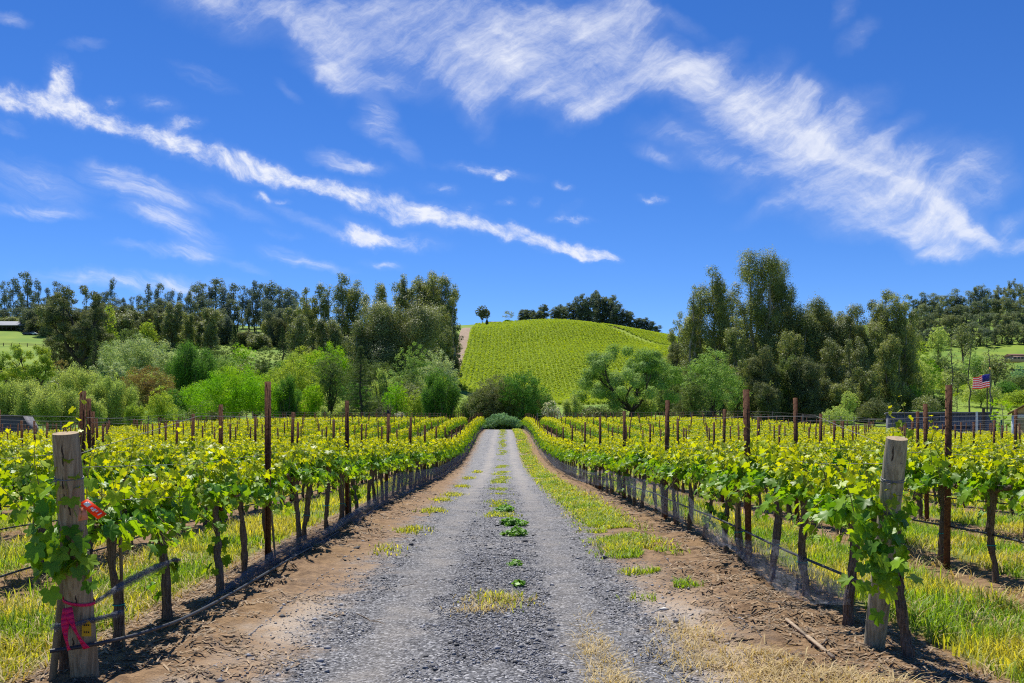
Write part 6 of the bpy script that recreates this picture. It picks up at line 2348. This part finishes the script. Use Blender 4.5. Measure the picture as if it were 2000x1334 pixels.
# wire deer fence beyond the vineyard: posts and strands
def wire_fence(pts, H, label, step=5.0, strands=7):
    pts = np.array(pts, float)
    seg = np.concatenate([[0], np.cumsum(np.hypot(*np.diff(pts, axis=0).T))])
    s_ = np.arange(0, seg[-1], step)
    X, Y = np.interp(s_, seg, pts[:, 0]), np.interp(s_, seg, pts[:, 1])
    Z = ground(X, Y)
    root = empty("wire_fence", (X[0], Y[0], Z[0]))
    b = np.array([X[0], Y[0], Z[0]])
    for i in range(min(len(X), 98)):
        mb = MB()
        p = np.array([X[i], Y[i], Z[i]]) - b
        tube_add(mb, [p - [0, 0, .3], p + [0, 0, H + .05 * math.sin(i * 3)]], .045 if i % 4 else .075, 6, cap=True)
        part(mb, "post", M_FPOST, root)
    mb = MB()
    for k in range(strands):
        h = H * (.12 + .86 * k / (strands - 1))
        tube_add(mb, np.column_stack([X, Y, Z + h]) - b, .009, 4)
    for i in range(len(X) - 1):       # light mesh verticals
        for q in range(12):
            f = (q + .5) / 12
            p = np.array([X[i] * (1 - f) + X[i + 1] * f, Y[i] * (1 - f) + Y[i + 1] * f, Z[i] * (1 - f) + Z[i + 1] * f]) - b
            tube_add(mb, [p + [0, 0, .1], p + [0, 0, H * .97]], .004, 3)
    part(mb, "wire_mesh", M_FWIRE, root)
    tag(root, label, "fence")


wire_fence([(-62, 84), (-44, 98), (-30, 119), (-8, 122.5), (-4, 122.5)], 2.3, "tall wire mesh fence beyond the vines on the left of the road")
wire_fence([(4.5, 122), (26, 120), (35, 100), (33.2, 84), (33.5, 74), (48, 70)], 2.3, "tall wire mesh fence beyond the vines on the right of the road")


def rail_fence(pxs, py, D, label):
    x0, x1 = (pxs[0] - PX0) / F * D, (pxs[1] - PX0) / F * D
    X = np.arange(x0, x1, 3.5)
    Z = ground(X, np.full(len(X), D))
    root = empty("rail_fence", (X[0], D, Z[0]))
    b = np.array([X[0], D, Z[0]])
    for i in range(len(X)):
        mb = MB()
        p = np.array([X[i], D, Z[i]]) - b
        box_add(mb, p + [-.12, -.12, -.3], p + [.12, .12, 1.5])
        part(mb, "post", M_POSTD, root)
    mb = MB()
    for h in (.6, 1.0, 1.35):
        tube_add(mb, np.column_stack([X, np.full(len(X), D - .15), Z + h]) - b, .06, 4)
    part(mb, "rails", M_POSTD, root)
    tag(root, label, "fence")


rail_fence((-40, 140), 664, 405, "dark rail fence across the left pasture below the pavilion")
rail_fence((45, 200), 640, 455, "dark rail fence across the left pasture behind the pavilion")
rail_fence((1950, 2030), 700, 448, "pale line of rail fence in front of the pinkish house")

# bird on a thin stake above the vines
M_BIRD = plain_mat("black_feathers", (.012, .012, .016), .6)
D = 40.0
x = (758 - PX0) / F * D
zz = EYE + (PY0 - 812) / F * D
mb = MB()
tube_add(mb, [(0, 0, gz(x, D) - zz - .2), (0, 0, 0)], .02, 6, cap=True)
o = mb.build("thin_stake", M_RUST)
o.location = (x, D, zz)
tag(o, "thin rusty stake with a black bird perched on its tip", "stake")
root = empty("bird", (x, D, zz))
t = np.linspace(0, 1, 9)
body = np.column_stack([np.linspace(.05, -.03, 9), np.zeros(9), .0 + .26 * t])
mb = MB()
tube_add(mb, body, [.012, .05, .072, .078, .07, .055, .05, .048, .012], 10, cap=True)
tube_add(mb, [(-.03, 0, .225), (-.075, 0, .215)], [.014, .003], 6)
part(mb, "body", M_BIRD, root, smooth=True)
mb = MB()
V = [(.03, -.03, .05), (.03, .03, .05), (.11, .025, -.12), (.11, -.025, -.12)]
quad_sheet(mb, V, .005)
part(mb, "tail", M_BIRD, root)
tag(root, "black bird perched upright on a thin stake above the left vines", "bird")
